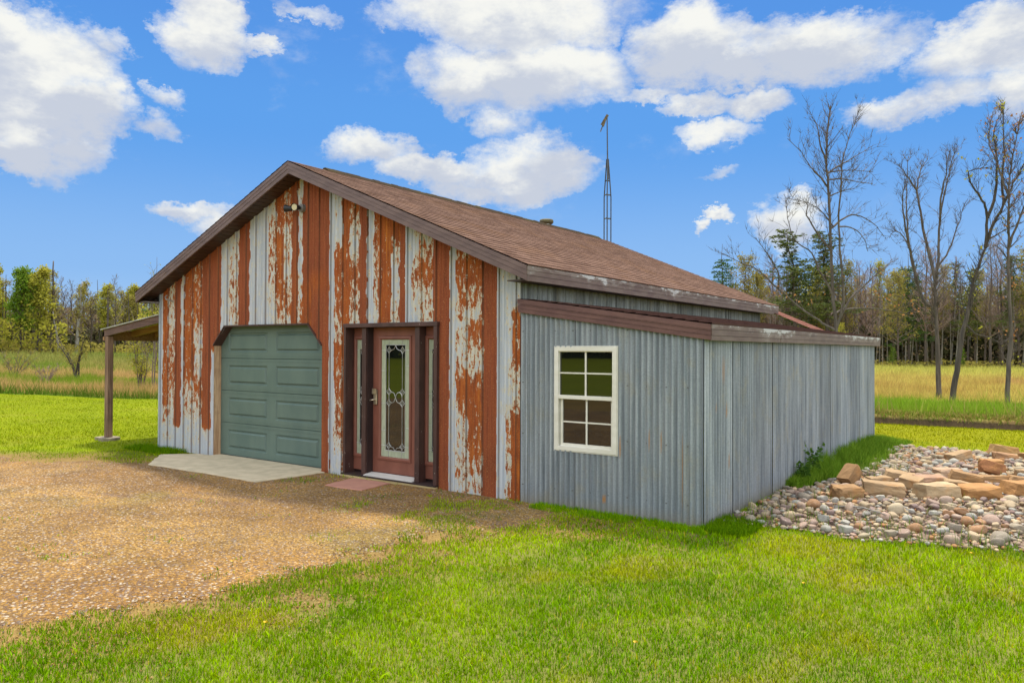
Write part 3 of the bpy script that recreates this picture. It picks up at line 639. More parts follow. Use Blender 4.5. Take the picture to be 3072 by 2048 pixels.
# ---- lean-to
LX=2.27; LL=8.84; LEX=2.36; LEZ=2.055; LTX=0.006; LTZ=2.395; LFH=.16
mT=(LTZ-LEZ)/(LEX-LTX)
def lroof(x): return LEZ+(LEX-x)*mT
def leanto():
    Lo=empty('lean_to'); Lo.parent=B
    WX0,WX1,WZ0,WZ1=.49,1.292,.655,1.828
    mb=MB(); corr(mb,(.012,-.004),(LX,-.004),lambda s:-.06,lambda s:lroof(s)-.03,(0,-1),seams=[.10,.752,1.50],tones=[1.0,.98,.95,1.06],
      rust=[(1.66,.75,.95,.005,.9),(1.80,.72,.95,.004,.8),(2.03,.2,.93,.006,1.),(1.12,.12,.2,.02,1.),(1.32,.62,.85,.008,.8)],rows=40,skip=(WX0+.01,WX1-.01,WZ0+.01,WZ1-.01),amp=.0115,valley_shade=.14)
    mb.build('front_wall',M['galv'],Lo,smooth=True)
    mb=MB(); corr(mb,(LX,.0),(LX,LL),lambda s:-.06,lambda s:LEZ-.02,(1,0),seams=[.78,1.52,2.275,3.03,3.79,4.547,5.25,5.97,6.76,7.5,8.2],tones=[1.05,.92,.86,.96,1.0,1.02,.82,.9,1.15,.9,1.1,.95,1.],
      rust=[(.55,1.45,1.7,.03,.45),(.63,1.1,1.2,.02,.9),(.32,1.15,1.2,.015,.8),(.7,.5,.7,.012,.6)],rows=30,amp=.014,pitch=.076,valley_shade=.20)
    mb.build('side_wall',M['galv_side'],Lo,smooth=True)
    mb=MB(); corr(mb,(LX,LL),(0,LL),lambda s:-.06,lambda s:lroof(LX-s)-.03,(0,1),rows=2); mb.build('back_wall',M['galv_side'],Lo,smooth=True)
    mb=MB(); shingles(mb,(LEX+.015,-.06,LEZ+.006),(LEX+.015,9.0,LEZ+.006),(LTX,-.06,LTZ+.004),(LTX,9.0,LTZ+.004),(mT,0,1),17,5,th=.010)
    mb.build('lean_to_roof',m_shingle('plum brown shingle',(.095,.052,.043),(.19,.11,.088),(.14,.07,.05)),Lo)
    mb=MB(); mb.hexa([(LTX,-.03,LTZ-.04),(LEX-.01,-.03,LEZ-.04),(LEX-.01,8.98,LEZ-.04),(LTX,8.98,LTZ-.04),(LTX,-.03,LTZ),(LEX-.01,-.03,LEZ),(LEX-.01,8.98,LEZ),(LTX,8.98,LTZ)]); mb.build('roof_deck',M['soffit'],Lo)
    mb=MB(); fascia_board(mb,[(.0,-.045,LTZ+.0),(LEX,-.045,LEZ)],LFH,(0,-1,0),grooves=(.34,.42,.7)); mb.build('rake_fascia',M['fas2'],Lo)
    P=[(LEX,-.045),(LEX,2.3),(LEX,5.1),(LEX,8.99)]
    mb=MB(); 
    for i,(a,b) in enumerate(zip(P,P[1:])):
        fascia_board(mb,[(a[0]+.004*(i%2),a[1]+.003,LEZ-.002),(b[0]+.004*(i%2),b[1],LEZ-.002)],LFH,(1,0,0),grooves=(.30,.68),th=.02)
    mb.build('eave_fascia',M['fasp'],Lo,label='low brown eave fascia with white bare patches')
    mb=MB(); mb.box((LX+.012,.0,LEZ-LFH+.01),(LEX-.02,LL,LEZ-LFH+.02)); mb.build('soffit',M['soffit'],Lo)
    # sash window
    Wn=empty('sash_window'); Wn.parent=B; y=-.022
    mb=MB(); t=.055
    mb.box((WX0,y,WZ0),(WX0+t,.03,WZ1)); mb.box((WX1-t,y,WZ0),(WX1,.03,WZ1)); mb.box((WX0+t,y+.001,WZ1-t+.005),(WX1-t,.03,WZ1)); mb.box((WX0+t,y+.001,WZ0),(WX1-t,.03,WZ0+.05))
    mb.box((WX0-.008,y+.008,WZ0-.012),(WX1+.010,.02,WZ0-.001)); mb.box((WX0-.006,y+.008,WZ1+.001),(WX1+.012,.02,WZ1+.01)); mb.box((WX1+.001,y+.008,WZ0-.001),(WX1+.010,.02,WZ1+.001)); mb.build('window_frame',M['white'],Wn,bevel=.003)
    for nm,xa,xb,za,zb,yy,t2 in (('upper_sash',.545,1.237,1.275,1.778,.0,.006),('lower_sash',.556,1.237,.705,1.243,.014,.030)):
        mb=MB(); mb.box((xa,yy,za),(xa+t2,yy+.02,zb)); mb.box((xb-t2,yy,za),(xb,yy+.02,zb)); mb.box((xa+t2,yy,za),(xb-t2,yy+.02,za+t2)); mb.box((xa+t2,yy,zb-.008),(xb-t2,yy+.02,zb))
        xm=(xa+xb)/2; zm=(za+zb)/2+.005
        mb.box((xm-.010,yy+.004,za+t2),(xm+.010,yy+.012,zb-.008)); mb.box((xa+t2,yy+.0045,zm-.008),(xb-t2,yy+.0115,zm+.008))
        s=mb.build(nm,M['white'],Wn)
        g=MB(); g.quad((xa+t2,yy+.015,za+t2),(xb-t2,yy+.015,za+t2),(xb-t2,yy+.015,zb-.008),(xa+t2,yy+.015,zb-.008)); g.build('pane',M['glass'],s)
    mb=MB(); mb.box((WX0+t,y+.003,1.238),(WX1-t,.018,1.28)); mb.build('meeting_rail',M['white'],Wn,bevel=.003)
leanto()
# ---- rear addition behind the main roof, seen only above the low roof
def rear():
    mb=MB(); xe=1.15; y0,y1=L+.02,L+1.0
    def z(x): return 2.66-(x-.16)*.45
    shingles(mb,(xe,y0,z(xe)),(xe,y1,z(xe)),(-2.2,y0,z(-2.2)),(-2.2,y1,z(-2.2)),(.45,0,1),24,8)
    a=mb.build('rear_roof',M['shin_red'],B,label='reddish shingle roof of the rear addition')
    mb=MB(); mb.box((-2.2,L+.03,0),(.9,L+.95,2.1)); mb.a={'tone':('POINT',[1]*8)}; mb.build('rear_wall',M['galv_side'],B)
rear()
# ---- side porch on the left
def porch():
    P=empty('side_porch'); P.parent=B; xt,zt=-10.02,2.165; xw,zw=-7.97,2.405
    s=(zw-zt)/(xw-xt)
    def z(x): return zt+(x-xt)*s
    def raft(y0,y1,h,top,mt,nm,inx=0):
        mb=MB(); a=xt+inx
        mb.hexa([(a,y0,z(a)-top-h),(xw,y0,z(xw)-top-h),(xw,y1,z(xw)-top-h),(a,y1,z(a)-top-h),(a,y0,z(a)-top),(xw,y0,z(xw)-top),(xw,y1,z(xw)-top),(a,y1,z(a)-top)]); mb.build(nm,mt,P)
    raft(-.02,.02,.135,.012,M['beam'],'front_rafter')
    for y in (.5,1.0,1.5,2.1,2.7,3.4,4.0): raft(y,y+.04,.12,.03,M['rafter'],'rafter',.04)
    mb=MB(); mb.hexa([(xt-.04,-.05,z(xt)-.012),(xw,-.05,z(xw)-.012),(xw,4.1,z(xw)-.012),(xt-.04,4.1,z(xt)-.012),(xt-.04,-.05,z(xt)+.004),(xw,-.05,z(xw)+.004),(xw,4.1,z(xw)+.004),(xt-.04,4.1,z(xt)+.004)])
    mb.build('porch_roof',plain('pale metal porch roofing',(.5,.5,.46),rough=.5),P)
    mb=MB(); mb.box((xt,-.02,zt-.22),(xt+.05,4.05,zt-.03)); mb.build('eave_beam',M['rafter'],P)
    mb=MB(); mb.box((-9.935,-.02,.06),(-9.815,.09,zt-.14)); mb.build('porch_post',M['post'],P,bevel=.006)
    mb=MB(); mb.box((-9.94,4.0,-.02),(-9.81,4.1,zt-.14)); mb.build('porch_post',M['post'],P,bevel=.006)
porch()
def slabstone(name,pts,z0,z1,m,jit=.01,seed=1,**k):
    rg=random.Random(seed); mb=MB(); P=[]
    n=len(pts)
    for i in range(n):
        a=pts[i];b=pts[(i+1)%n]; st=max(2,int(math.dist(a,b)/.09))
        for j in range(st):
            t=j/st; P.append((a[0]+(b[0]-a[0])*t+rg.uniform(-jit,jit),a[1]+(b[1]-a[1])*t+rg.uniform(-jit,jit)))
    c=(sum(p[0] for p in P)/len(P),sum(p[1] for p in P)/len(P)); m_=len(P)
    v=[(x,y,z0) for x,y in P]+[(x,y,z1-.008) for x,y in P]+[(c[0]+(x-c[0])*.985,c[1]+(y-c[1])*.985,z1) for x,y in P]+[(c[0],c[1],z1)]
    f=[(i,(i+1)%m_,m_+(i+1)%m_,m_+i) for i in range(m_)]+[(m_+i,m_+(i+1)%m_,2*m_+(i+1)%m_,2*m_+i) for i in range(m_)]+[(2*m_+i,2*m_+(i+1)%m_,3*m_) for i in range(m_)]
    mb.add(v,f); return mb.build(name,m,**k)
slabstone('concrete_apron',[(-6.25,-.07),(-6.55,-.09),(-7.0,-.5),(-6.13,-1.2),(-5.4,-1.17),(-4.6,-1.13),(-3.5,-1.14),(-3.4,-.07)][::-1][::-1],-.08,.028,M['conc'],.012,2,label='pale concrete apron slab in front of the green garage door',cat='slab')
slabstone('flagstone',[(-2.60,-.72),(-2.72,-.14),(-2.02,-.13),(-1.95,-.70),(-2.3,-.74)],-.03,.022,M['flag'],.008,4,label='flat reddish sandstone step on the gravel below the entry door',cat='paving stone')
slabstone('post_footing',[(-10.08,-.14),(-9.72,-.17),(-9.62,.05),(-9.7,.2),(-10.03,.21),(-10.12,.03)],-.02,.06,plain('rough grey footing stone',(.30,.25,.17),(.16,.13,.09),(9,9,9),.9,.5),.02,5,label='rough flat stone pad under the wooden porch post',cat='stone')
# ---- antenna tower beyond the building
def tower():
    T=empty('antenna_tower',(0,0,0),label='thin rusty three legged lattice antenna mast rising behind the roof',cat='mast')
    c=Vector((-7.37,15.69,0)); a=.235
    legs=[Vector((a*.577*math.cos(R(t)),a*.577*math.sin(R(t)),0)) for t in (55,175,295)]
    def rad(z): return 1.0 if z<7.1 else max(.22,1-(z-7.1)/1.35*.78)
    for l in legs:
        mb=MB(); mb.tube([c+l*rad(z)+Vector((0,0,z)) for z in (0,3,5.5,7.1,7.7,8.42)],.021,6); mb.build('mast_leg',M['steel'],T)
    for z in [.6+.82*i for i in range(9)]+[7.65]:
        mb=MB()
        for i in range(3):
            mb.tube([c+legs[i]*rad(z)+Vector((0,0,z)),c+legs[(i+1)%3]*rad(z)+Vector((0,0,z+.03))],.014,5)
        mb.build('cross_brace',M['steel'],T)
    mb=MB(); mb.tube([c+Vector((.02,0,7.7)),c+Vector((.0,0,8.45)),c+Vector((-.02,0,9.85))],[.035,.024,.018],8); mb.build('mast_pole',M['steel'],T)
    rt=Vector((math.cos(YAW),math.sin(YAW),0))
    mb=MB(); mb.beam(c+Vector((0,0,9.95)),c-rt*.20+Vector((0,0,9.60)),.06,.09); mb.beam(c-rt*.10+Vector((0,.05,9.85)),c-rt*.27+Vector((0,.05,9.38)),.03,.035); mb.beam(c+Vector((.02,0,9.8)),c+Vector((.02,0,10.05)),.05,.05); mb.beam(c-rt*.06+Vector((0,-.04,9.78)),c-rt*.14+Vector((0,-.04,9.55)),.08,.07)
    mb.build('broken_antenna',M['rustd'],T)
tower()
# ---------------------------------------------------------------- ground
def xe(y): return np.interp(y,[-14,-9,-7.3,-5.3,-4.75,-4.2,-3.4,-2.9,-2.05,-1.5,-.9,0],[-5,-2.4,-1.2,-.25,-.04,.19,.22,.34,.28,.4,1.2,1.5])
def yt(x): return np.interp(x,[-40,-20,-12,-8.3,-7,-6.2,-6.0],[-14,-8,-4,-2.1,-1.25,-1.0,.3])
def gmask(x,y):
    """>0 on the gravel"""
    n=(vn(x,y,11,4,1.1)-.5)*1.5+(vn(x,y,21,3,6.)-.5)*.7
    d=np.minimum(np.minimum(xe(y)-x,yt(x)-y),17-np.hypot(x+2,y))
    return d+n*np.where(y>-2.2,.75,.55)
def yb(x): return np.where(x<-8,4.77+(x+28.08)*.26,np.interp(x,[-8,-3,40],[10,13.75,13.75]))+.25*(vn(x,x*0,31,2,.5)-.5)
def leftm(x,y):
    az=np.arctan2(x-CAMP[0],y-CAMP[1]); return sstep(-.80,-.95,az)
def hgt(x,y):
    r=np.hypot(x-CAMP[0],y-CAMP[1]); far=sstep(8,40,r)
    h=(vn(x,y,41,3,.35)-.5)*.03*(1+far*3)
    nb=np.minimum(1,np.maximum(0,np.maximum(np.maximum(-9-x,x-2.6),np.maximum(-.6-y,y-9.5)))/3); h=h*nb
    h=h+1.12*leftm(x,y)*sstep(48,80,r)
    # ditch with a water filled bottom
    d=y-yb(x); dm=sstep(-11,-7,x)
    tr=np.interp(d,[-.8,.05,.15,.42,.5,.62,.85,3.,7],[0,-.06,-.16,-.16,-.04,.10,.14,.12,0]); h=h+tr*dm
    return h
def bedmask(x,y):
    xl=np.interp(y,[.4,2.6,3.5,5,7,8.2],[2.36,2.4,2.62,2.85,2.8,2.75]); fr=np.interp(x,[2.4,3.0,3.8,4.9,7],[.45,.52,.5,.95,1.6])
    bk=8.25; x=x+.0*y; return np.minimum(np.minimum(x-xl,y-fr),np.minimum(bk-y,6.6-x))+(vn(x,y,51,3,2.)-.5)*.35
C3=lambda *c: np.array(c,float)
def lerp(a,b,t): return a+(b-a)*np.asarray(t)[...,None]
def zcol(x,y,blade=True):
    """albedo of the vegetation at a spot"""
    x=np.asarray(x,float);y=np.asarray(y,float)
    p=vn(x,y,61,4,.55); q=vn(x,y,62,4,2.4); r=np.hypot(x-CAMP[0],y-CAMP[1])
    lawn=lerp(C3(.125,.235,.006),C3(.27,.36,.010),sstep(.32,.68,p*.6+q*.4))
    lawn=lerp(lawn,C3(.34,.30,.07),.6*sstep(.58,.8,vn(x,y,63,4,1.3))); lawn=lerp(lawn,C3(.07,.17,.006),.6*sstep(.6,.78,vn(x,y,68,4,1.0)))
    lawn=lerp(lawn,C3(.165,.185,.004),sstep(9,18,r)*.8)
    lawn=lerp(lawn,C3(.21,.205,.006),sstep(7,11,y)*.8*(x>0))
    sp=np.clip(sstep(-.9,.5,gmask(x,y))+(vn(x,y,67,3,3.)-.5)*.8,0,1); lawn=lerp(lawn,C3(.16,.20,.035),sp*.6)
    b=y-yb(x); L=leftm(x,y)
    n1=vn(x,y,64,4,.12); n2=vn(x,y,65,4,.6)
    # right of the building: green bank then golden field
    bank=lerp(C3(.14,.26,.012),C3(.26,.36,.03),n2)
    dry=lerp(C3(.30,.19,.07),C3(.42,.30,.13),n2)
    gold=lerp(C3(.42,.30,.085),C3(.50,.42,.11),sstep(.3,.7,n2)); gold=lerp(gold,C3(.40,.40,.09),sstep(45,75,r)*.8)
    gold=lerp(gold,C3(.45,.27,.12),sstep(25,23,y)*.0+.75*sstep(.55,.75,vn(x,y,66,3,.25))*(r<48))
    rt=lerp(dry,bank,sstep(1.3,2.2,b+n2*1.5)); rt=lerp(rt,gold,sstep(9.3,10.6,b+(n2-.5)*3))
    # left: rough pasture in bands of green and straw
    band=.5+.5*np.sin(b*.52+2.6*n1+.4); band=np.clip(band*.75+(n2-.5)*1.4+.3,0,1)
    lf=lerp(C3(.19,.27,.02),C3(.47,.32,.12),sstep(.35,.7,band)); lf=lerp(lf,C3(.10,.17,.015),sstep(1.2,.2,b))
    lf=lerp(lf,C3(.20,.25,.05),sstep(45,70,r)*.8)
    f=lerp(rt,lf,L); return lerp(lawn,f,(b>0)*1.)
def ground():
    def ax(segs):
        o=[]; 
        for a,b,s in segs: o+=list(np.arange(a,b-1e-6,s))
        return np.array(o+[segs[-1][1]])
    X=ax([(-1500,-400,100),(-400,-120,20),(-120,-34,2),(-34,-14,.5),(-14,9,.1),(9,30,1),(30,120,10),(120,1500,100)])
    Y=ax([(-1500,-200,100),(-200,-30,10),(-30,-8,1),(-8,19,.1),(19,30,.5),(30,110,2),(110,400,20),(400,1500,100)])
    gx,gy=np.meshgrid(X,Y); x=gx.ravel();y=gy.ravel(); z=hgt(x,y)
    inside=(x>-7.8)&(x<2.15)&(y>.2)&(y<8.7); z[inside]-=.03
    g=gmask(x,y); bd=bedmask(x,y); c=zcol(x,y)
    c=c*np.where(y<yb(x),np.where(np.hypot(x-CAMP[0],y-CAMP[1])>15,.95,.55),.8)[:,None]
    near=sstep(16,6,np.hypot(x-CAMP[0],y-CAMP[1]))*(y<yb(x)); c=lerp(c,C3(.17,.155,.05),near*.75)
    rib_shade_or_soil=lerp(C3(.27,.175,.06),C3(.17,.12,.045),vn(x,y,71,4,1.5)); c=lerp(c,rib_shade_or_soil,sstep(-1.3,-.1,g))
    # brown grey ground under the rock bed
    c=lerp(c,C3(.23,.17,.13),sstep(-.1,.2,bd))
    d=y-yb(x); dm=(x>-10); c=lerp(c,C3(.05,.035,.02),((d>.0)&(d<.62)&dm)*.95)
    nx,ny=len(X),len(Y); i=np.arange(nx*ny).reshape(ny,nx)
    F=np.stack([i[:-1,:-1],i[:-1,1:],i[1:,1:],i[1:,:-1]],-1).reshape(-1,4)
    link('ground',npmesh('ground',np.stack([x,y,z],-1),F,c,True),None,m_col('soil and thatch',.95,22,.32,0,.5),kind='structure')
    # gravel drive sheet
    X=np.arange(-16,2.0,.07);Y=np.arange(-12,.0,.07); gx,gy=np.meshgrid(X,Y); x=gx.ravel();y=gy.ravel(); g=gmask(x,y)
    z=hgt(x,y)-.006+.016*sstep(-.02,.3,g)+.005*(vn(x,y,72,3,8.)-.5)
    p=vn(x,y,73,4,.9); c=lerp(C3(.22,.128,.036),C3(.33,.205,.062),sstep(.35,.65,p)); c=lerp(c,C3(.27,.145,.035),.6*sstep(.5,.7,vn(x,y,74,4,.5)))
    c=lerp(c,C3(.17,.145,.03),.6*sstep(.56,.72,vn(x,y,77,5,.8))); c=c*(.60+.78*vn(x,y,78,5,2.4))[:,None]
    st=np.zeros(len(x))
    for cx,cy,rx,ry in ((-2.9,-1.85,.75,.13),(-3.3,-2.3,.5,.12),(-2.2,-1.7,.35,.10),(-2.6,-2.15,.4,.09),(-4.2,-2.7,.5,.1)):
        st=np.maximum(st,1-((x-cx)/rx)**2-((y-cy-.25*(x-cx))/ry)**2+(vn(x,y,75,4,5.)-.5)*1.6)
    c=lerp(c,C3(.17,.105,.065),sstep(.0,.7,st)*.65)
    i=np.arange(len(x)).reshape(len(Y),len(X)); F=np.stack([i[:-1,:-1],i[:-1,1:],i[1:,1:],i[1:,:-1]],-1).reshape(-1,4)
    F=F[(g[F].mean(1)>-.15)]; u,inv=np.unique(F,return_inverse=True); F=inv.reshape(-1,4)
    link('gravel_drive',npmesh('gravel_drive',np.stack([x,y,z],-1)[u],F,c[u],True),None,m_gravel(),kind='structure')
    # water in the ditch
    mb=MB(); mb.quad((-10.5,13.7,-.11),(60,13.7,-.11),(60,15.2,-.11),(-10.5,15.2,-.11))
    n=mat('still dark ditch water'); f=n.noise(n.map(n.pos,(2.2,7,1)),1,5,.6); n.set(col=n.mix(n.ss(f,.5,.62),(.03,.025,.015),(.27,.21,.13)),rough=n.m('MULTIPLY_ADD',n.ss(f,.5,.62),.6,.06)); mb.build('water',n.mat,kind='structure')
    # raised gravel road far left
    V=[];F=[]
    azs=np.linspace(-1.5,-.9,40); fwd=np.array([-math.sin(YAW),math.cos(YAW)]); rt=np.array([math.cos(YAW),math.sin(YAW)])
    for k,a in enumerate(np.linspace(-75,-20,40)):
        for dd in (69,73.5):
            p=CAMP[:2]+fwd*dd+rt*a; V.append((p[0],p[1],.93+.02*(dd>70)))
        for s,dd in ((0,68.4),):
            p=CAMP[:2]+fwd*dd+rt*a; V.append((p[0],p[1],.70))
    for k in range(39):
        b=3*k; F+= [(b,b+3,b+4,b+1),(b+2,b+5,b+3,b)]
    link('road',npmesh('road',np.array(V),np.array(F),None),None,plain('pale gravel road',(.62,.52,.38),(.55,.45,.32),(.5,.5,.5)),kind='structure')
def m_gravel():
    n=mat('crushed gravel'); c=n.attr('col','Color')
    v=n.node('ShaderNodeTexVoronoi',{'Vector':n.pos,'Scale':52,'Randomness':1}); v2=n.node('ShaderNodeTexVoronoi',{'Vector':n.pos,'Scale':120})
    sg=n.node('ShaderNodeSeparateColor',{0:v.outputs[1]}).outputs
    t=n.mix(sg[0],(.45,.38,.33),(1.5,1.45,1.3)); c=n.mix(1,c,t,'MULTIPLY')
    c=n.mix(n.m('MULTIPLY',n.ss(sg[1],.86,.93),.7),c,(.20,.17,.17)); c=n.mix(n.m('MULTIPLY',n.ss(sg[2],.9,.95),.6),c,(.62,.56,.46))
    c=n.mix(n.m('MULTIPLY',n.ss(v.outputs[0],.45,.75),.75),c,(.13,.08,.05))
    h=n.m('SUBTRACT',1,v.outputs[0]); h=n.m('ADD',h,n.m('MULTIPLY',v2.outputs[0],-.4))
    n.set(col=c,rough=.92,spec=.2,nor=n.bump(h,1.0,.012)); return n.mat
ground()
# ---------------------------------------------------------------- blades and cards
def blades(x,y,z,h,w,col,rg,lean=.45,tri=False):
    n=len(x); a=rg.rand(n)*2*np.pi; l=rg.rand(n)*lean*h; b=rg.rand(n)*2*np.pi
    dx,dy=np.cos(a)*w/2,np.sin(a)*w/2; lx,ly=np.cos(b)*l,np.sin(b)*l
    P=np.stack([x,y,z],-1); O=np.zeros(n)
    if tri:
        V=np.stack([P+np.stack([-dx,-dy,O],-1),P+np.stack([dx,dy,O],-1),P+np.stack([lx,ly,h],-1)],1).reshape(-1,3)
        i=np.arange(n)[:,None]*3; return V,[i+np.array([0,1,2])],np.repeat(col,3,0)
    m=P+np.stack([lx*.35,ly*.35,h*.6],-1)
    V=np.stack([P+np.stack([-dx,-dy,O],-1),P+np.stack([dx,dy,O],-1),m+np.stack([dx*.8,dy*.8,O],-1),m-np.stack([dx*.8,dy*.8,O],-1),P+np.stack([lx,ly,h],-1)],1).reshape(-1,3)
    i=np.arange(n)[:,None]*5; c=np.repeat(col,5,0)
    return V,[i+np.array([0,1,2,3]),i+np.array([3,2,4])],c
def merge(parts):
    V=[];F={};C=[];o=0
    for v,fs,c in parts:
        V.append(v);C.append(c)
        for f in fs: F.setdefault(f.shape[1],[]).append(f+o)
        o+=len(v)
    return np.concatenate(V),[np.concatenate(F[k]) for k in F],np.concatenate(C)
def polar(n,r0,r1,a0,a1,rg):
    r=np.sqrt(rg.rand(n)*(r1*r1-r0*r0)+r0*r0); a=a0+(a1-a0)*rg.rand(n)
    return CAMP[0]+r*np.sin(a),CAMP[1]+r*np.cos(a),r
def inb(x,y): return (x>-7.98)&(x<2.30)&(y>-.03)&(y<9.0)
APR=lambda x,y:(x>-7.0)&(x<-3.38)&(y>-1.2-.0*x)&(y<.1)&(y>-1.2+np.maximum(0,(-6.13-x))*1.0)
FLG=lambda x,y:(x>-2.74)&(x<-1.93)&(y>-.73)&(y<-.08)
def lawn():
    rg=np.random.RandomState(3); parts=[]
    # (density per m2, r range, blade height, width)
    for dens,r0,r1,hh,w,tri in ((6500,3.2,6.2,.030,.0058,False),(3600,6.2,9.5,.032,.0075,False),(1400,9.5,14,.040,.010,True),(520,14,22,.032,.012,True),(200,22,38,.03,.017,True)):
        A=.5*(r1*r1-r0*r0)*(1.36+.25*(r1<15)); n=int(dens*A); x,y,r=polar(n,r0,r1,-1.31,.05+.25*(r1<15),rg)
        g=gmask(x,y); bd=bedmask(x,y)
        pr=1-sstep(-.7,.3,g+(vn(x,y,81,4,2.6)-.5)*2.3)*1.0
        cz=sstep(-1.9,-1.4,y)*sstep(-1.9,-1.0,x)*(x<2.2)*(y<0); pr=np.maximum(pr,cz*.85*sstep(.50,.62,vn(x,y,96,4,2.2)+.06*x))
        tuft=(vn(x,y,82,3,2.3)>.66)&(g>-.1); pr=np.maximum(pr,tuft*.55*(sstep(-1.9,-1.2,y)*(x>-1.6)*(x<2.2)+.10+.25*(vn(x,y,94,3,.6)>.6)))
        pr=pr*(1-sstep(-.12,.12,bd)); pr=pr*(1-.35*sstep(.6,.75,vn(x,y,83,3,3.5)))
        k=(rg.rand(n)<pr)&~inb(x,y)&(y<yb(x))&~APR(x,y)&~FLG(x,y)&~((x<-7.9)&(y>9)); x,y,r,g=x[k],y[k],r[k],g[k]; n=len(x)
        c=zcol(x,y)*(.55+1.0*rg.rand(n)**1.3)[:,None]*np.array([1.2,1.2,1.]); dead=rg.rand(n)<.04; c[dead]=np.array([.46,.38,.13])*(.7+.6*rg.rand(dead.sum()))[:,None]
        h=hh*(.45+1.0*rg.rand(n))*(.75+.7*vn(x,y,84,3,1.7)); W=w*(.7+.6*rg.rand(n))
        parts.append(blades(x,y,hgt(x,y)-.003,h,W,c,rg,.9,tri))
        if r1<=9.5:  # broad leaved weeds (clover, plantain) in the turf
            m=int(dens*.08*A); x,y,r=polar(m,r0,r1,-1.31,.05,rg); g=gmask(x,y)
            k=(rg.rand(m)<sstep(.45,.7,vn(x,y,85,3,2.))*(g<.05)*(g>-2.5))&~inb(x,y)&(bedmask(x,y)<-.1)&~FLG(x,y)&~APR(x,y); x,y=x[k],y[k]
            c=zcol(x,y)*(.75+.6*rg.rand(len(x)))[:,None]; parts.append(blades(x,y,hgt(x,y),.02+.022*rg.rand(len(x)),.011+.010*rg.rand(len(x)),c,rg,1.6,False))
    # longer fringe at the foot of the walls
    def fringe(n,x0,x1,y0,y1,h,cm=1.,msk=None,w=.007):
        x=x0+(x1-x0)*rg.rand(n); y=y0+(y1-y0)*rg.rand(n)
        if msk is not None: k=msk(x,y); x,y=x[k],y[k]
        k=~APR(x,y)&~FLG(x,y); x,y=x[k],y[k]
        c=lerp(C3(.06,.15,.012),C3(.16,.26,.03),rg.rand(len(x)))*cm; parts.append(blades(x,y,hgt(x,y)-.004,h*(.35+.8*rg.rand(len(x))),np.full(len(x),w),c,rg,.7))
    fringe(3500,-8.4,-6.4,-.45,-.02,.09); fringe(4200,.3,2.5,-.30,-.02,.06,1.5,lambda x,y:vn(x,y,86,2,5.)>.35); fringe(2500,2.28,2.75,-.2,.55,.09)
    fringe(900,-1.6,.6,-1.0,-.1,.05,.8,lambda x,y:vn(x,y,87,2,3.)>.62); fringe(260,-3.5,-2.9,-1.15,-.5,.06,1,lambda x,y:vn(x,y,88,2,4.)>.5)
    fringe(420,-.2,1.2,-3.2,-2.5,.07,1,lambda x,y:vn(x,y,89,2,3.)>.6)
    V,F,C=merge(parts); C*=np.array([1.0,1.06,.08]); link('lawn_grass',npmesh('lawn_grass',V,F,C),None,M['grass'],kind='stuff',label='mown bright green lawn with patches of clover and thatch',cat='grass')
    # tall grass by the right wall
    parts=[]; n=15000; y=2.7+6.6*rg.rand(n); xl=np.interp(y,[2.6,3.5,5,7,8.3,9.3],[2.42,2.66,2.98,2.92,2.9,3.2]); x=2.29+(xl-2.29)*rg.rand(n)**1.3
    k=(vn(x,y,90,2,3.)>.30); x,y=x[k],y[k]; n=len(x); c=lerp(C3(.08,.19,.01),C3(.24,.36,.03),rg.rand(n)); hh=np.interp(y,[2.7,3.6,5,8,9.3],[.10,.20,.26,.22,.12])*(.4+.8*rg.rand(n))*np.interp(x-2.29,[0,.3,.7],[1.1,.9,.35])
    parts.append(blades(x,y,hgt(x,y),hh,np.full(n,.009),c,rg,.8))
    n=5200; x=2.4+3.4*rg.rand(n); y=.4+7.6*rg.rand(n); k=(vn(x,y,91,3,1.6)>.60)|((y<1.35)&(rg.rand(n)<.8)); x,y=x[k],y[k]; n=len(x)
    parts.append(blades(x,y,hgt(x,y)+.02,.07+.13*rg.rand(n)**2,np.full(n,.007),lerp(C3(.08,.17,.015),C3(.22,.28,.05),rg.rand(n)),rg,.8))
    V,F,C=merge(parts); link('tall_grass',npmesh('tall_grass',V,F,C),None,M['grass'],kind='stuff',label='long uncut grass growing along the corrugated side wall and between stones',cat='grass')
    # meadow
    parts=[]
    def field(n,r0,r1,a0,a1,h,w,tri=True):
        x,y,r=polar(n,r0,r1,a0,a1,rg); b=y-yb(x); k=(b>.0)&~inb(x,y)&((b>.75)|(x<-10)); x,y,r,b=x[k],y[k],r[k],b[k]; n=len(x)
        c=zcol(x,y)*(.7+.62*rg.rand(n))[:,None]; H=h*(.4+.9*rg.rand(n))*(.5+.9*vn(x,y,92,3,.5))
        H=H*np.where(leftm(x,y)>.5,1.,np.interp(b,[1.5,2.2,9,11],[1.6,.7,.55,1.]))
        parts.append(blades(x,y,hgt(x,y)-.01,H,w*(.6+.8*rg.rand(n)),c,rg,.8,tri))
    field(26000,22,34,-1.31,-.95,.42,.022); field(36000,34,50,-1.31,-.95,.5,.035); field(26000,50,76,-1.31,-.95,.5,.06)
    field(42000,19,34,-.5,.06,.34,.020); field(42000,34,55,-.5,.06,.40,.035); field(26000,55,96,-.5,.06,.45,.07)
    # overhanging dry grass on the ditch bank
    n=16000; x=-9+22*rg.rand(n); b=.55+.8*rg.rand(n); y=yb(x)+b; t=rg.rand(n); c=lerp(C3(.24,.17,.05),C3(.40,.33,.10),t); gq=rg.rand(n)<.45; c[gq]=np.array([.16,.25,.02])
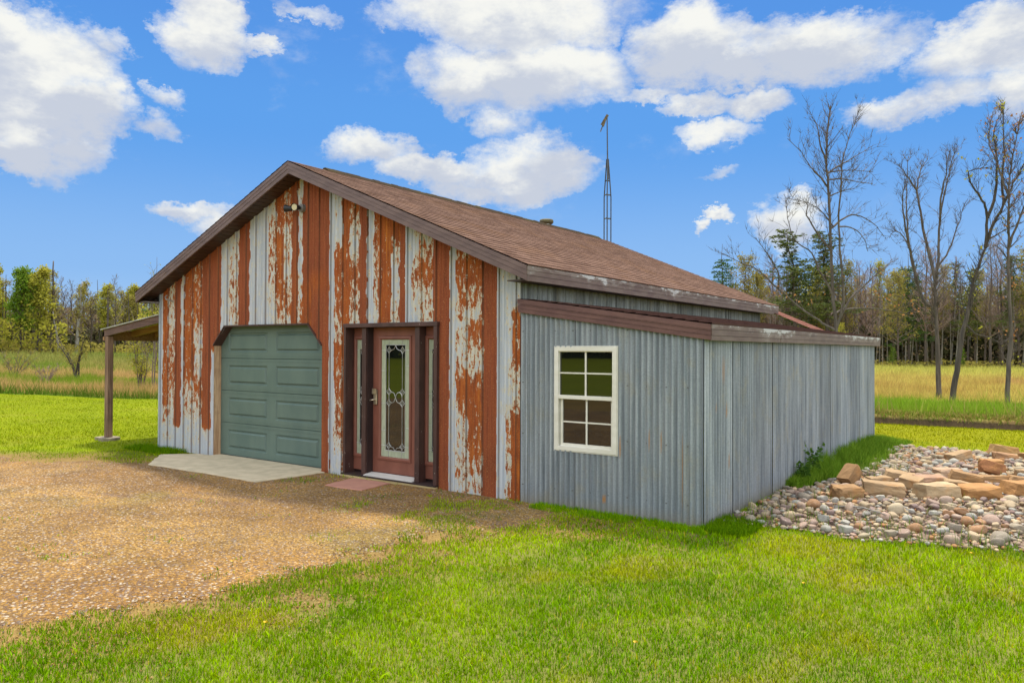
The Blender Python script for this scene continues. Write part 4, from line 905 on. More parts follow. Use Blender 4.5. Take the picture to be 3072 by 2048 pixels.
    V,F,C=blades(x,y,hgt(x,y)+.0,.08+.11*rg.rand(n),np.full(n,.014),c,rg,1.6); V=V.reshape(-1,5,3); V[:,4,2]-=.12*rg.rand(n); V[:,4,1]-=.14*rg.rand(n); parts.append((V.reshape(-1,3),F,C))
    V,F,C=merge(parts); link('meadow_grass',npmesh('meadow_grass',V,F,C),None,M['straw'],kind='stuff',label='rough golden and green meadow grass beyond the mown lawn',cat='grass')
lawn()
# ---------------------------------------------------------------- stones
def ico(sub):
    import bmesh
    bm=bmesh.new(); bmesh.ops.create_icosphere(bm,subdivisions=sub,radius=1); v=np.array([p.co[:] for p in bm.verts]); f=np.array([[p.index for p in q.verts] for q in bm.faces]); bm.free(); return v,f
def gravel():
    rg=np.random.RandomState(9); oc=np.array([(1,0,0),(0,1,0),(-1,0,0),(0,-1,0),(0,0,1),(0,0,-1)],float); of=np.array([(0,1,4),(1,2,4),(2,3,4),(3,0,4),(1,0,5),(2,1,5),(3,2,5),(0,3,5)])
    parts=[]
    for dens,r0,r1,s in ((2200,4,7,.0068),(1100,7,10,.0085)):
        n=int(dens*.5*(r1*r1-r0*r0)*1.0); x,y,r=polar(n,r0,r1,-1.31,-.2,rg); g=gmask(x,y); k=(g>-1.3)&(rg.rand(n)<sstep(-1.3,.0,g+(vn(x,y,81,4,2.6)-.5)*1.2))&~inb(x,y)&~APR(x,y)&~FLG(x,y); x,y=x[k],y[k]; n=len(x)
        S=s*(.5+1.1*rg.rand(n)**2)[:,None]*np.stack([np.ones(n),.6+.5*rg.rand(n),.4+.3*rg.rand(n)],-1)
        v=oc[None]*(1+.35*(rg.rand(n,6,3)-.5))*S[:,None,:]; a=rg.rand(n)*6.28; ca,sa=np.cos(a)[:,None],np.sin(a)[:,None]
        v=np.stack([v[:,:,0]*ca-v[:,:,1]*sa,v[:,:,0]*sa+v[:,:,1]*ca,v[:,:,2]],-1)+np.stack([x,y,hgt(x,y)+.009],-1)[:,None,:]
        t=rg.rand(n); c=lerp(C3(.18,.098,.028),C3(.35,.215,.07),t)*(.75+.5*vn(x,y,78,5,2.4))[:,None]; c[rg.rand(n)<.12]=(.13,.11,.12); c[rg.rand(n)<.04]=(.42,.34,.22); c[rg.rand(n)<.12]=(.45,.30,.12)
        parts.append((v.reshape(-1,3),[(np.arange(n)[:,None,None]*6+of[None]).reshape(-1,3)],np.repeat(c,6,0)))
    V,F,C=merge(parts); link('gravel_stones',npmesh('gravel_stones',V,F,C),None,M['pebble'],kind='stuff',label='loose pinkish tan gravel stones on the drive',cat='gravel')
gravel()
def m_stone():
    n=mat('river stone'); i=n.node('ShaderNodeObjectInfo').outputs['Color']; f=n.noise(n.pos,6,5,.65); v=n.noise(n.pos,28,4,.7); s=n.noise(n.map(n.pos,(1,1,5)),2.5,4,.6)
    c=n.mix(1,i,n.mix(f,(.70,.68,.68),(1.22,1.22,1.2)),'MULTIPLY'); c=n.mix(n.m('MULTIPLY',n.ss(v,.56,.66),.4),c,(.17,.12,.10)); c=n.mix(n.m('MULTIPLY',n.ss(s,.56,.62),.35),c,(.5,.44,.36))
    n.set(col=c,rough=.8,spec=.3,nor=n.bump(v,.25,.01)); return n.mat
M['stone']=m_stone()
def m_sand():
    n=mat('tan sandstone'); i=n.node('ShaderNodeObjectInfo'); f=n.noise(n.map(n.pos,(3,3,14)),1,6,.65); g=n.noise(n.pos,5,5,.6); p=n.noise(n.pos,45,4,.7)
    c=n.mix(n.ss(f,.3,.7),(.74,.72,.70),(1.18,1.16,1.12)); c=n.mix(1,i.outputs['Color'],c,'MULTIPLY'); c=n.mix(n.m('MULTIPLY',n.ss(g,.52,.7),.55),c,(.42,.20,.06)); c=n.mix(n.m('MULTIPLY',n.ss(p,.6,.7),.4),c,(.20,.12,.06))
    n.set(col=c,rough=.85,spec=.2,nor=n.bump(n.m('ADD',g,n.m('MULTIPLY',p,.4)),.5,.02)); return n.mat
M['sand']=m_sand()
def rockbed():
    import bmesh
    rg=np.random.RandomState(12); rr=random.Random(12)
    def bedz(x,y): return float(hgt(np.array(x),np.array(y)))+.03+.07*float(np.clip(bedmask(np.array(x),np.array(y)),0,1))
    # sandstone blocks: x, y, width, height, depth, turn, (tilt x, tilt y), colour, label
    tan=(.39,.225,.095); pale=(.45,.295,.145); red=(.32,.135,.05); org=(.48,.245,.085)
    BL=[(2.98,3.22,.30,.20,.22,.55,(0,-.75),tan,'sandstone block tipped up on one corner, nearest the corrugated side wall'),
     (3.17,2.12,.33,.155,.26,.15,(.02,.0),tan,'squat tan block in the front row nearest the shed, left of the widest front block'),
     (3.49,2.52,.50,.16,.34,-.35,(.0,.06),pale,'wide pale block with a flat sunlit top in the front row, second from the shed'),
     (3.30,3.35,.34,.10,.2,.1,(0,0),pale,'low pale block lying just behind the wide flat topped front block'),
     (3.48,3.80,.40,.13,.3,-.4,(0,.12),pale,'low pale slab sloping to the right behind the front row near the shed'),
     (3.70,3.12,.26,.16,.26,-.7,(.1,.15),pale,'pale wedge shaped block squeezed between the second and third front blocks'),
     (3.86,3.62,.43,.12,.22,.0,(.1,.0),(.47,.28,.16),'low brownish slab standing on edge behind the middle of the front row'),
     (4.02,2.68,.46,.18,.30,.12,(.0,-.03),(.56,.40,.21),'chunky tan block with chipped lower edge in the middle of the front row'),
     (3.96,4.45,.34,.12,.24,.0,(0,0),(.55,.36,.21),'tan block with pinkish flat top behind the middle of the rock bed'),
     (4.22,3.95,.42,.15,.16,-.55,(.0,.2),tan,'long tan block slanting down to the right behind the front row'),
     (4.20,3.45,.38,.11,.18,-.45,(0,.12),pale,'narrow pale slab slanting down to the right just behind the orange front block'),
     (4.42,3.00,.46,.15,.30,.05,(.02,.02),org,'orange tan block with a split end in the front row, third from the right'),
     (4.48,4.30,.48,.09,.18,.0,(0,0),tan,'long thin tan slab lying level below the tilted red brown block'),
     (4.44,5.00,.34,.18,.12,-.1,(-.5,.25),red,'tilted red brown slab leaning back in the right half of the rock bed'),
     (4.40,5.65,.30,.14,.2,-.1,(.1,0),org,'orange tan block standing behind the tilted red brown slab'),
     (4.84,3.55,.48,.15,.32,.1,(0,.03),org,'large orange tan front row block cut by the right edge of the photo'),
     (4.80,4.42,.32,.09,.2,-.3,(0,.1),tan,'small tan slab lying behind the large front block at the right edge'),
     (4.86,5.06,.32,.11,.22,.1,(0,-.05),pale,'pale tan block at the right edge, right of the tilted red brown slab'),
     (3.92,6.40,.38,.13,.26,.25,(0,-.2),pale,'pale block with a slanted top near the far side of the rock bed, alone'),
     (4.46,7.60,.42,.17,.26,-.15,(-.1,.18),(.50,.30,.11),'big brown tan block at the far end of the rock bed against the lawn'),
     (4.52,6.85,.36,.11,.24,-.3,(0,.1),(.48,.27,.13),'rough low brown block just in front of the big far end block'),
     (4.84,7.05,.28,.12,.24,0,(0,0),(.50,.29,.11),'brown block at the far right edge beside the big far end block')]
    foot=[]
    for k,(x,y,w,h,d,rz,(tx,ty),c,lb) in enumerate(BL):
        bm=bmesh.new(); rx=random.Random(100+k); pts=[]
        for sx in (-1,1):
            for sy in (-1,1):
                for sz in (-1,1):
                    pts.append((sx*w/2*rx.uniform(.80,1.0)*(1 if sz<0 else rx.uniform(.86,1)),sy*d/2*rx.uniform(.75,1.0)*(1 if sz<0 else rx.uniform(.82,1)),sz*h/2*rx.uniform(.82,1.02)))
        for q in range(7):
            s=[rx.uniform(-.95,.95),rx.uniform(-.95,.95),rx.uniform(-.8,.9)]; ax=rx.choice((0,1,1)); s[ax]=rx.choice((-1,1))*rx.uniform(.9,1.06); pts.append((s[0]*w/2,s[1]*d/2,s[2]*h/2))
        for p in pts: bm.verts.new(p)
        r=bmesh.ops.convex_hull(bm,input=bm.verts); junk=list({e for e in list(r['geom_interior'])+list(r['geom_unused']) if isinstance(e,bmesh.types.BMVert)})
        if junk: bmesh.ops.delete(bm,geom=junk,context='VERTS')
        bmesh.ops.recalc_face_normals(bm,faces=bm.faces)
        bmesh.ops.triangulate(bm,faces=bm.faces); bmesh.ops.subdivide_edges(bm,edges=bm.edges,cuts=3,use_grid_fill=True)
        for v in bm.verts:
            q=v.co*9; s3=(vn(q.x+k*7,q.y+q.z*1.7,5,3,1.)-.5)*.030+(vn(q.z*2+k,q.x+q.y*.8,9,3,2.4)-.5)*.012; v.co+=v.normal*float(s3)
        me=bpy.data.meshes.new('sandstone_block'); bm.to_mesh(me); bm.free()
        o=link('sandstone_block',me,None,M['sand'],label=lb,cat='rock',group='sandstone blocks among the river stones'); o.location=(x,y,bedz(x,y)+h*.42+(.04 if abs(ty)>.5 else .0)); o.rotation_euler=(tx,ty,YAW+rz); o.color=(c[0]*.78,c[1]*.82,c[2]*.95,1)
        md=o.modifiers.new('bevel','BEVEL'); md.width=.009; md.segments=2; md.limit_method='ANGLE'; md.angle_limit=R(18)
        foot.append((x,y,max(w,d)*.47))
    # cobbles
    v2,f2=ico(3); T=[]
    for t in range(10):
        tg=np.random.RandomState(40+t); v=v2*np.array([1,.62+.3*tg.rand(),.48+.25*tg.rand()]); ph=tg.rand(6)*6.28
        v=v*(1+.07*np.sin(v2[:,:1]*2.6+ph[0])+.06*np.sin(v2[:,1:2]*3.1+ph[1])+.05*np.sin(v2[:,2:3]*3.7+ph[2])+.035*np.sin(v2[:,:1]*5+v2[:,1:2]*4+ph[3]))
        if t%2==0: rr_=Matrix.Rotation(.5*t,3,'Z'); Rm=np.array(rr_); v=np.clip(v@Rm.T,-np.array([.80,.56,.40]),np.array([.82,.58,.40]))@Rm; v=np.clip(v,-.78,.8)
        me=npmesh('cobble',v,f2,None,True); me.materials.append(M['stone']); T.append((v,me))
    cand=[]; occ=[]
    def ok(x,y,r):
        for a,b,c in foot:
            if (x-a)**2+(y-b)**2<(c*.8+r*.5)**2: return False
        for a,b,c in occ:
            if (x-a)**2+(y-b)**2<((c+r)*.72)**2: return False
        return True
    spots=rg.rand(16000,2)*np.array([3.9,8.4])+np.array([2.35,.3])
    bmk=bedmask(spots[:,0],spots[:,1]); szr=rg.rand(len(spots))
    for (x,y),b,u in zip(spots,bmk,szr):
        if b<-.03 or (b<.12 and u<.5): continue
        az=math.atan2(x-CAMP[0],y-CAMP[1])
        fr=math.exp(-((y-1.35)/.9)**2); r=(.026+.050*u**1.9)*(1+.30*fr) if x>2.75 else .022+.04*u
        if ok(x,y,r): occ.append((x,y,r)); cand.append((x,y,r,az))
        if len(occ)>1500: break
    vis=[c for c in cand if c[3]<.0]; rest=[c for c in cand if c[3]>=.0]
    vis.sort(key=lambda c:-c[2]/math.hypot(c[0]-CAMP[0],c[1]-CAMP[1])); big=vis[:300]; small=vis[300:]+rest
    KC=[('pinkish',(.43,.30,.25)),('cream tan',(.47,.36,.24)),('pale grey',(.40,.39,.37)),('pale grey',(.46,.44,.41)),('cream tan',(.55,.45,.32)),('cream tan',(.52,.40,.27)),('dark mauve',(.27,.19,.18)),('rust brown',(.42,.23,.12)),('pinkish',(.46,.34,.28)),('grey tan',(.38,.32,.25)),('grey tan',(.33,.28,.23))]
    for (x,y,r,az) in big:
        nm,c=rr.choice(KC); v,me=rr.choice(T); j=rr.uniform(.85,1.12)
        zone='at the lawn edge of the bed' if y<1.3 else ('in front of the sandstone blocks' if y<2.6 else ('among the sandstone blocks' if y<5.2 else 'at the far end of the bed'))
        if x<2.9 and y<4: zone='close to the corrugated side wall'
        size='large' if r>.075 else 'small'
        o=link('river_stone',me,None,None,label='%s %s rounded stone %s'%(size,nm,zone),cat='stone',group='%s %s river stones %s'%(size,nm,zone))
        o.location=(x,y,bedz(x,y)+r*.30); o.rotation_euler=(rr.uniform(-.3,.3),rr.uniform(-.3,.3),rr.uniform(0,6.28)); o.scale=(r,r*rr.uniform(.85,1.1),r); j*=.74; o.color=(c[0]*j,c[1]*j,c[2]*j*.93,1)
    # smaller stones and chips between them
    v1,f1=ico(2); parts=[]
    lst=[(x,y,r,1) for x,y,r,_ in small]
    X=rg.rand(9000,2)*np.array([3.9,8.2])+np.array([2.33,.3]); b=bedmask(X[:,0],X[:,1]); X=X[b>-.12]
    lst+=[(x,y,.010+.022*rg.rand(),0) for x,y in X]
    for x,y,r,k in lst:
        a=rg.rand()*6.28; c,s=math.cos(a),math.sin(a); src,ff=(v1,f1)
        v=src*(1+.18*np.sin(src[:,[1]]*3+a)+.1*np.sin(src[:,[0]]*4+2*a))*np.array([1,.6+.35*rg.rand(),.5+.25*rg.rand()])*r
        v=np.stack([v[:,0]*c-v[:,1]*s,v[:,0]*s+v[:,1]*c,v[:,2]],-1)+np.array([x,y,bedz(x,y)+r*.2-(.012 if not k else 0)])
        cc=np.array(rr.choice(KC)[1])*np.array([.74,.72,.66])*(.7+.5*rg.rand()); parts.append((v,[ff],np.repeat(cc[None],len(v),0)))
    V,F,C=merge(parts); link('small_stones',npmesh('small_stones',V,F,C,True),None,m_col('small river stone',.85,25,.25,0,.2),kind='stuff',label='smaller rounded stones and chips filling the rock bed',cat='stone')
    for pts,lb in (([(3.62,2.0,.13),(3.75,1.72,.15),(3.95,1.45,.14)],'dry grey stick lying on the cobbles in front of the blocks'),([(3.25,1.35,.12),(3.5,1.3,.15),(3.75,1.15,.13)],'thin pale bent twig on the cobbles left of the thicker stick')):
        mb=MB(); mb.tube([pts[0],tuple((a+b)/2+.006 for a,b in zip(pts[0],pts[1])),pts[1],pts[2]],[.008,.009,.008,.004],6); mb.build('stick',M['barkp'],smooth=True,label=lb,cat='stick')
rockbed()
# ---------------------------------------------------------------- plants by the wall, dandelions
def cards(c,s,rg,flat=0,aspect=.6):
    """diamond leaf cards, centres c (n,3), sizes s"""
    n=len(c); u=rg.randn(n,3); u[:,2]*=1-flat; u/=np.linalg.norm(u,axis=1)[:,None]; w=rg.randn(n,3); w[:,2]*=(1-flat*.7); v=np.cross(u,w); v=np.cross(u,v) if False else v
    v/=np.linalg.norm(v,axis=1)[:,None]+1e-9; s=np.asarray(s).reshape(-1,1)*np.ones((n,1)); e=aspect
    V=np.stack([c-u*s*.5,c+v*s*e*.5,c+u*s*.5,c-v*s*e*.5],1).reshape(-1,3); return V,np.arange(n)[:,None]*4+np.array([0,1,2,3])
def weeds():
    rg=np.random.RandomState(4)
    for (x,y,h,lb) in ((2.40,3.15,.36,'small leafy weed against the corrugated wall, nearer one'),(2.44,3.75,.52,'taller leafy weed against the corrugated wall, farther one')):
        t=empty('leafy_weed',(x,y,0),label=lb,cat='weed')
        mb=MB(); C=[]
        for k in range(7):
            a=rg.rand()*6.28; r=.06+.12*rg.rand(); hh=h*(.55+.5*rg.rand()); p=[(0,0,0),(math.cos(a)*r*.4,math.sin(a)*r*.4,hh*.5),(math.cos(a)*r,math.sin(a)*r,hh)]; mb.tube(p,[.004,.003,.002],4)
            for q in range(16): f=.25+.75*rg.rand(); C.append((math.cos(a)*r*f+rg.randn()*.025,math.sin(a)*r*f+rg.randn()*.025,hh*f))
        mb.build('stems',M['lweed'],t); C=np.array(C); V,F=cards(C,.04+.035*rg.rand(len(C)),rg,.3,.75); link('leaves',npmesh('leaves',V,F),t,M['lweed'])
    hd=MB()
    for k in range(18): a=k*.7; hd.add([(0,0,.045),(math.cos(a)*.014,math.sin(a)*.014,.05+.004*(k%2)),(math.cos(a+.35)*.014,math.sin(a+.35)*.014,.05)],((0,1,2),))
    hm=hd.mesh('flower_head'); hm.materials.append(plain('dandelion yellow',(.75,.50,.02),(.7,.42,.02)))
    sm=MB(); sm.tube([(0,0,0),(.004,0,.045)],.002,4); stm=sm.mesh('stem'); stm.materials.append(M['lweed'])
    for x,y,lb in ((3.6,-1.4,'yellow dandelion in the lawn below the front corner of the rock bed'),(1.05,-4.3,'yellow dandelion in the open lawn in the lower middle'),(-.35,-3.6,'yellow dandelion at the gravel edge on the left'),(4.55,.35,'yellow dandelion beside the right end of the cobble edge'),(3.1,-3.2,'yellow dandelion in the near lawn on the right')):
        t=empty('dandelion',(x,y,float(hgt(np.array(x),np.array(y)))),label=lb,cat='flower',group='dandelions in the lawn'); link('stem',stm,t); link('flower_head',hm,t)
weeds()
# ---------------------------------------------------------------- trees
def bez(pts,n):
    pts=[np.array(p,float) for p in pts]; out=[]
    for i in range(len(pts)-1):
        p0=pts[max(i-1,0)];p1=pts[i];p2=pts[i+1];p3=pts[min(i+2,len(pts)-1)]
        for k in range(n):
            t=k/n; out.append(.5*((2*p1)+(-p0+p2)*t+(2*p0-5*p1+4*p2-p3)*t*t+(-p0+3*p1-3*p2+p3)*t**3))
    return out+[pts[-1]]
def twigs(mb,path,r,rg,n,L,lev=2,up=.5,tips=None,drop=0,sides=4):
    P=np.array(path); N=len(P)
    for k in range(n):
        f=.18+.82*rg.random()**.8; i=min(int(f*(N-1)),N-2); p=P[i]; d=P[i+1]-P[i]; d/=np.linalg.norm(d)+1e-9
        a=np.array([rg.gauss(0,1),rg.gauss(0,1),rg.gauss(0,.6)]); a-=d*a.dot(d); a/=np.linalg.norm(a)+1e-9
        v=d*.75+a*.75+np.array([0,0,up]); v/=np.linalg.norm(v); l=L*rg.uniform(.45,1.15)*(1-.45*f); q=[p]; rr=max(r*.40*(1-.4*f),.0065)
        for s in range(4):
            v=v+np.array([rg.gauss(0,.16),rg.gauss(0,.16),rg.gauss(.05-drop,.12)]); v/=np.linalg.norm(v); q.append(q[-1]+v*l/4)
        mb.tube(q,[rr,rr*.8,rr*.6,rr*.45,rr*.25],sides,False)
        if tips is not None: tips+=[q[2],q[3],q[4]]
        if lev>1: twigs(mb,q,rr,rg,rg.randint(4,6),l*.62,lev-1,up*.6,tips,drop,3)
def traced(name,limbs,seed,label,cat,bark,tw=10,L=1.3,leaf=None,lm=None,lz=(0,99),**k):
    rg=random.Random(seed); nr=np.random.RandomState(seed); base=Vector(limbs[0][1][0]); t=empty(name,(base.x,base.y,0),label=label,cat=cat)
    tr=MB(); br=MB(); tips=[]; off=np.array([base.x,base.y,0]); fwd=np.array([-math.sin(YAW),math.cos(YAW),0])
    allp=[]
    for i,(r,pts) in enumerate(limbs):
        P=[np.array(p)-off for p in pts]
        if allp:
            Q=np.array(allp); q=Q[np.argmin(np.linalg.norm((Q-P[0])*np.array([1,.35,1]),axis=1))]; sh=q-P[0]; P=[p+sh*(1-j/(len(P)-1)) for j,p in enumerate(P)]
        if i==0: P[0][2]=-.1
        if i>0:
            dd=rg.uniform(-.5,.5); P=[p+fwd*dd*(j/(len(P)-1))**1*min(2.2,np.linalg.norm(P[-1]-P[0])*.5) for j,p in enumerate(P)]
        path=bez(P,4); n=len(path)
        wob=[p+np.array([rg.gauss(0,.012),rg.gauss(0,.012),0]) if 0<j<n-1 else p for j,p in enumerate(path)]
        e=.35 if i==0 and len(limbs)>4 and k.get('keep',0) else .12
        allp+=wob
        rad=[max((r*1.3+(.012 if i>1 else 0))*(1-(1-e)*(j/(n-1))**.9),.010)*(1.25 if (i==0 and j==0) else 1) for j in range(n)]
        (tr if i==0 else br).tube(wob,rad,9 if i==0 else 7)
        LL=np.linalg.norm(np.array(path[-1])-np.array(path[0])); twigs(br,wob if i else wob[n//3:],r*.8,rg,int(tw*(.6+LL*.5)),L,2,.45,tips)
    tr.build('trunk',bark,t,smooth=True); br.build('branches',bark,t,smooth=False)
    if leaf:
        C=np.array([q for q in tips if lz[0]<q[2]<lz[1]]); C=C[nr.rand(len(C))<leaf]; C=np.concatenate([C+nr.randn(*C.shape)*.06 for _ in range(2)]); V,F=cards(C,.07+.05*nr.rand(len(C)),nr,0,.7); link('leaves',npmesh('leaves',V,F),t,lm)
    return t
TA=[(0.053,[(-0.8,19.89,1.13),(-0.83,19.85,2.48),(-0.91,19.78,3.47),(-0.96,19.73,4.53),(-0.99,19.69,5.95),(-1.04,19.63,7.36),(-1.09,19.58,8.21),(-1.06,19.59,9.13),(-0.97,19.64,10.13)]),(0.040,[(-0.83,19.85,2.48),(-0.68,19.94,3.47),(-0.76,19.87,4.53),(-0.9,19.75,5.95),(-0.87,19.76,7.36),(-0.89,19.73,8.07),(-0.72,19.84,8.99),(-0.51,19.98,9.7)]),(0.031,[(-0.91,19.79,2.55),(-1.37,19.45,2.9),(-1.83,19.12,3.32),(-2.4,18.7,3.96),(-2.92,18.32,4.59),(-3.43,17.94,4.87),(-3.84,17.65,5.16)]),(0.018,[(-2.4,18.7,3.96),(-2.46,18.65,4.52),(-2.86,18.35,5.16),(-3.17,18.12,5.58)]),(0.026,[(-1.03,19.7,3.04),(-1.14,19.61,3.89),(-1.42,19.39,4.53),(-1.59,19.26,5.09),(-2.05,18.93,5.59),(-2.19,18.81,6.3),(-2.22,18.79,6.93)]),(0.022,[(-0.99,19.7,5.17),(-1.36,19.42,5.73),(-1.65,19.21,6.37),(-1.67,19.18,6.79),(-2.22,18.79,6.97)]),(0.018,[(-1.1,19.59,7.43),(-1.3,19.44,7.72),(-1.58,19.23,8.07),(-1.81,19.06,8.49),(-2.21,18.76,8.95)]),(0.022,[(-0.96,19.71,6.02),(-0.56,19.99,6.37),(-0.21,20.24,6.48),(0.31,20.62,6.17),(0.59,20.83,5.74)]),(0.015,[(-0.67,19.92,5.81),(-0.33,20.17,5.88),(0.02,20.42,5.67),(0.19,20.55,5.24)]),(0.026,[(-0.74,19.91,3.04),(-0.45,20.11,3.19),(0.18,20.57,3.26),(0.93,21.11,3.19),(1.62,21.61,3.06)]),(0.026,[(-0.68,19.95,2.76),(-0.39,20.15,3.47),(0.01,20.44,3.97),(0.47,20.76,4.54),(0.93,21.09,4.96)]),(0.018,[(-0.89,19.73,7.93),(-0.55,19.97,8.22),(-0.15,20.26,8.5),(0.32,20.59,8.86)]),(0.013,[(-0.98,19.68,7.01),(-0.61,19.94,7.22),(-0.32,20.15,7.3)]),(0.013,[(-0.95,19.69,7.51),(-0.55,19.98,7.58),(-0.09,20.31,7.51),(0.25,20.56,7.51)]),(0.013,[(-0.92,19.71,7.79),(-0.44,20.06,7.9),(0.2,20.52,7.88)]),(0.018,[(-1.07,19.6,8.21),(-1.24,19.47,8.78),(-1.35,19.38,9.49),(-1.52,19.25,9.77)]),(0.013,[(-0.9,19.75,6.02),(-1.24,19.49,6.58),(-1.59,19.24,6.87)]),]
TB=[(0.077,[(1.68,24.53,0.01),(1.67,24.49,2.09),(1.61,24.43,3.63),(1.62,24.42,4.56)]),(0.043,[(1.62,24.42,4.56),(1.75,24.5,5.33),(1.78,24.51,6.34),(1.94,24.61,7.34),(2.13,24.74,8.27),(2.32,24.87,9.04),(2.51,25.0,9.55)]),(0.043,[(1.62,24.42,4.41),(1.5,24.32,5.49),(1.38,24.22,6.72),(1.32,24.16,7.88),(1.51,24.28,8.65),(1.82,24.5,9.19)]),(0.043,[(1.61,24.43,3.4),(1.3,24.2,3.79),(1.12,24.06,4.56),(1.0,23.96,5.64),(0.94,23.9,7.03),(1.0,23.93,8.03),(1.1,23.98,9.19)]),(0.024,[(1.0,23.96,5.64),(0.72,23.74,6.72),(0.56,23.62,7.49),(0.6,23.64,7.95)]),(0.019,[(0.97,23.91,7.88),(0.69,23.7,8.42),(0.54,23.58,8.73)]),(0.024,[(1.65,24.44,4.79),(2.0,24.68,5.49),(2.25,24.85,6.42),(2.47,25.0,7.27)]),(0.024,[(1.69,24.44,6.57),(1.69,24.43,7.73),(1.79,24.49,8.42),(1.7,24.41,9.04)]),(0.019,[(1.21,24.13,4.02),(0.87,23.86,5.79),(0.5,23.59,6.25),(0.31,23.46,6.02)]),]
TC=[(0.083,[(2.2,23.67,0.01),(2.34,23.75,1.11),(2.49,23.85,2.23),(2.64,23.95,2.98),(2.8,24.05,3.95),(2.95,24.15,4.69),(3.2,24.31,5.51)]),(0.051,[(3.2,24.31,5.51),(3.32,24.39,6.18),(3.63,24.6,7.0),(3.87,24.77,7.75),(4.11,24.93,8.34),(4.33,25.08,8.94)]),(0.032,[(3.2,24.31,5.51),(3.2,24.3,6.55),(3.08,24.21,7.07),(2.78,23.99,7.52),(2.54,23.81,8.04),(2.66,23.89,8.19),(3.09,24.19,8.26)]),(0.037,[(3.23,24.32,6.55),(3.45,24.46,7.45),(3.45,24.45,8.79),(3.33,24.35,9.53),(3.58,24.52,10.35)]),(0.028,[(3.63,24.6,7.0),(3.69,24.63,8.04),(3.82,24.71,9.16),(3.88,24.74,10.13),(4.0,24.82,10.8)]),(0.018,[(2.61,23.93,2.83),(2.88,24.13,2.46),(3.25,24.39,2.31),(3.61,24.66,2.01),(3.85,24.83,1.72)]),(0.018,[(3.32,24.4,5.81),(3.74,24.7,6.11),(4.32,25.11,6.48)]),]
TE=[(0.067,[(3.85,23.87,-0.01),(3.87,23.87,1.07),(3.95,23.91,2.22),(3.92,23.87,3.89),(3.9,23.83,5.33),(3.91,23.81,7.14),(4.03,23.88,8.58),(4.27,24.04,9.88)]),(0.031,[(3.88,23.88,1.14),(4.06,24.0,1.72),(4.24,24.12,2.8),(4.31,24.14,4.25)]),(0.027,[(3.93,23.86,5.33),(4.14,23.99,6.41),(4.38,24.15,7.5),(4.5,24.22,8.58)]),(0.022,[(3.91,23.81,7.14),(3.73,23.68,8.22),(3.56,23.54,9.3),(3.8,23.69,10.31)]),]

traced('bare_tree',TA,1,'large bare many limbed tree rising behind the low lean-to roof','tree',M['bark'],9,1.35,.05,M['lorange'],(2.0,4.6),keep=1)
traced('bare_tree',TB,2,'upright bare tree with a cluster of parallel limbs, nearest the shed','tree',M['bark'],11,1.2,keep=1)
traced('leaning_tree',TC,3,'dark trunked tree leaning to the right beside the ditch bank','tree',M['barkd'],13,1.15,.035,M['lyel'],keep=1)
traced('budding_tree',TE,4,'straight tree with tiny orange leaves at the right edge of the photo','tree',M['bark'],15,1.2,.05,M['lorange'],keep=1)
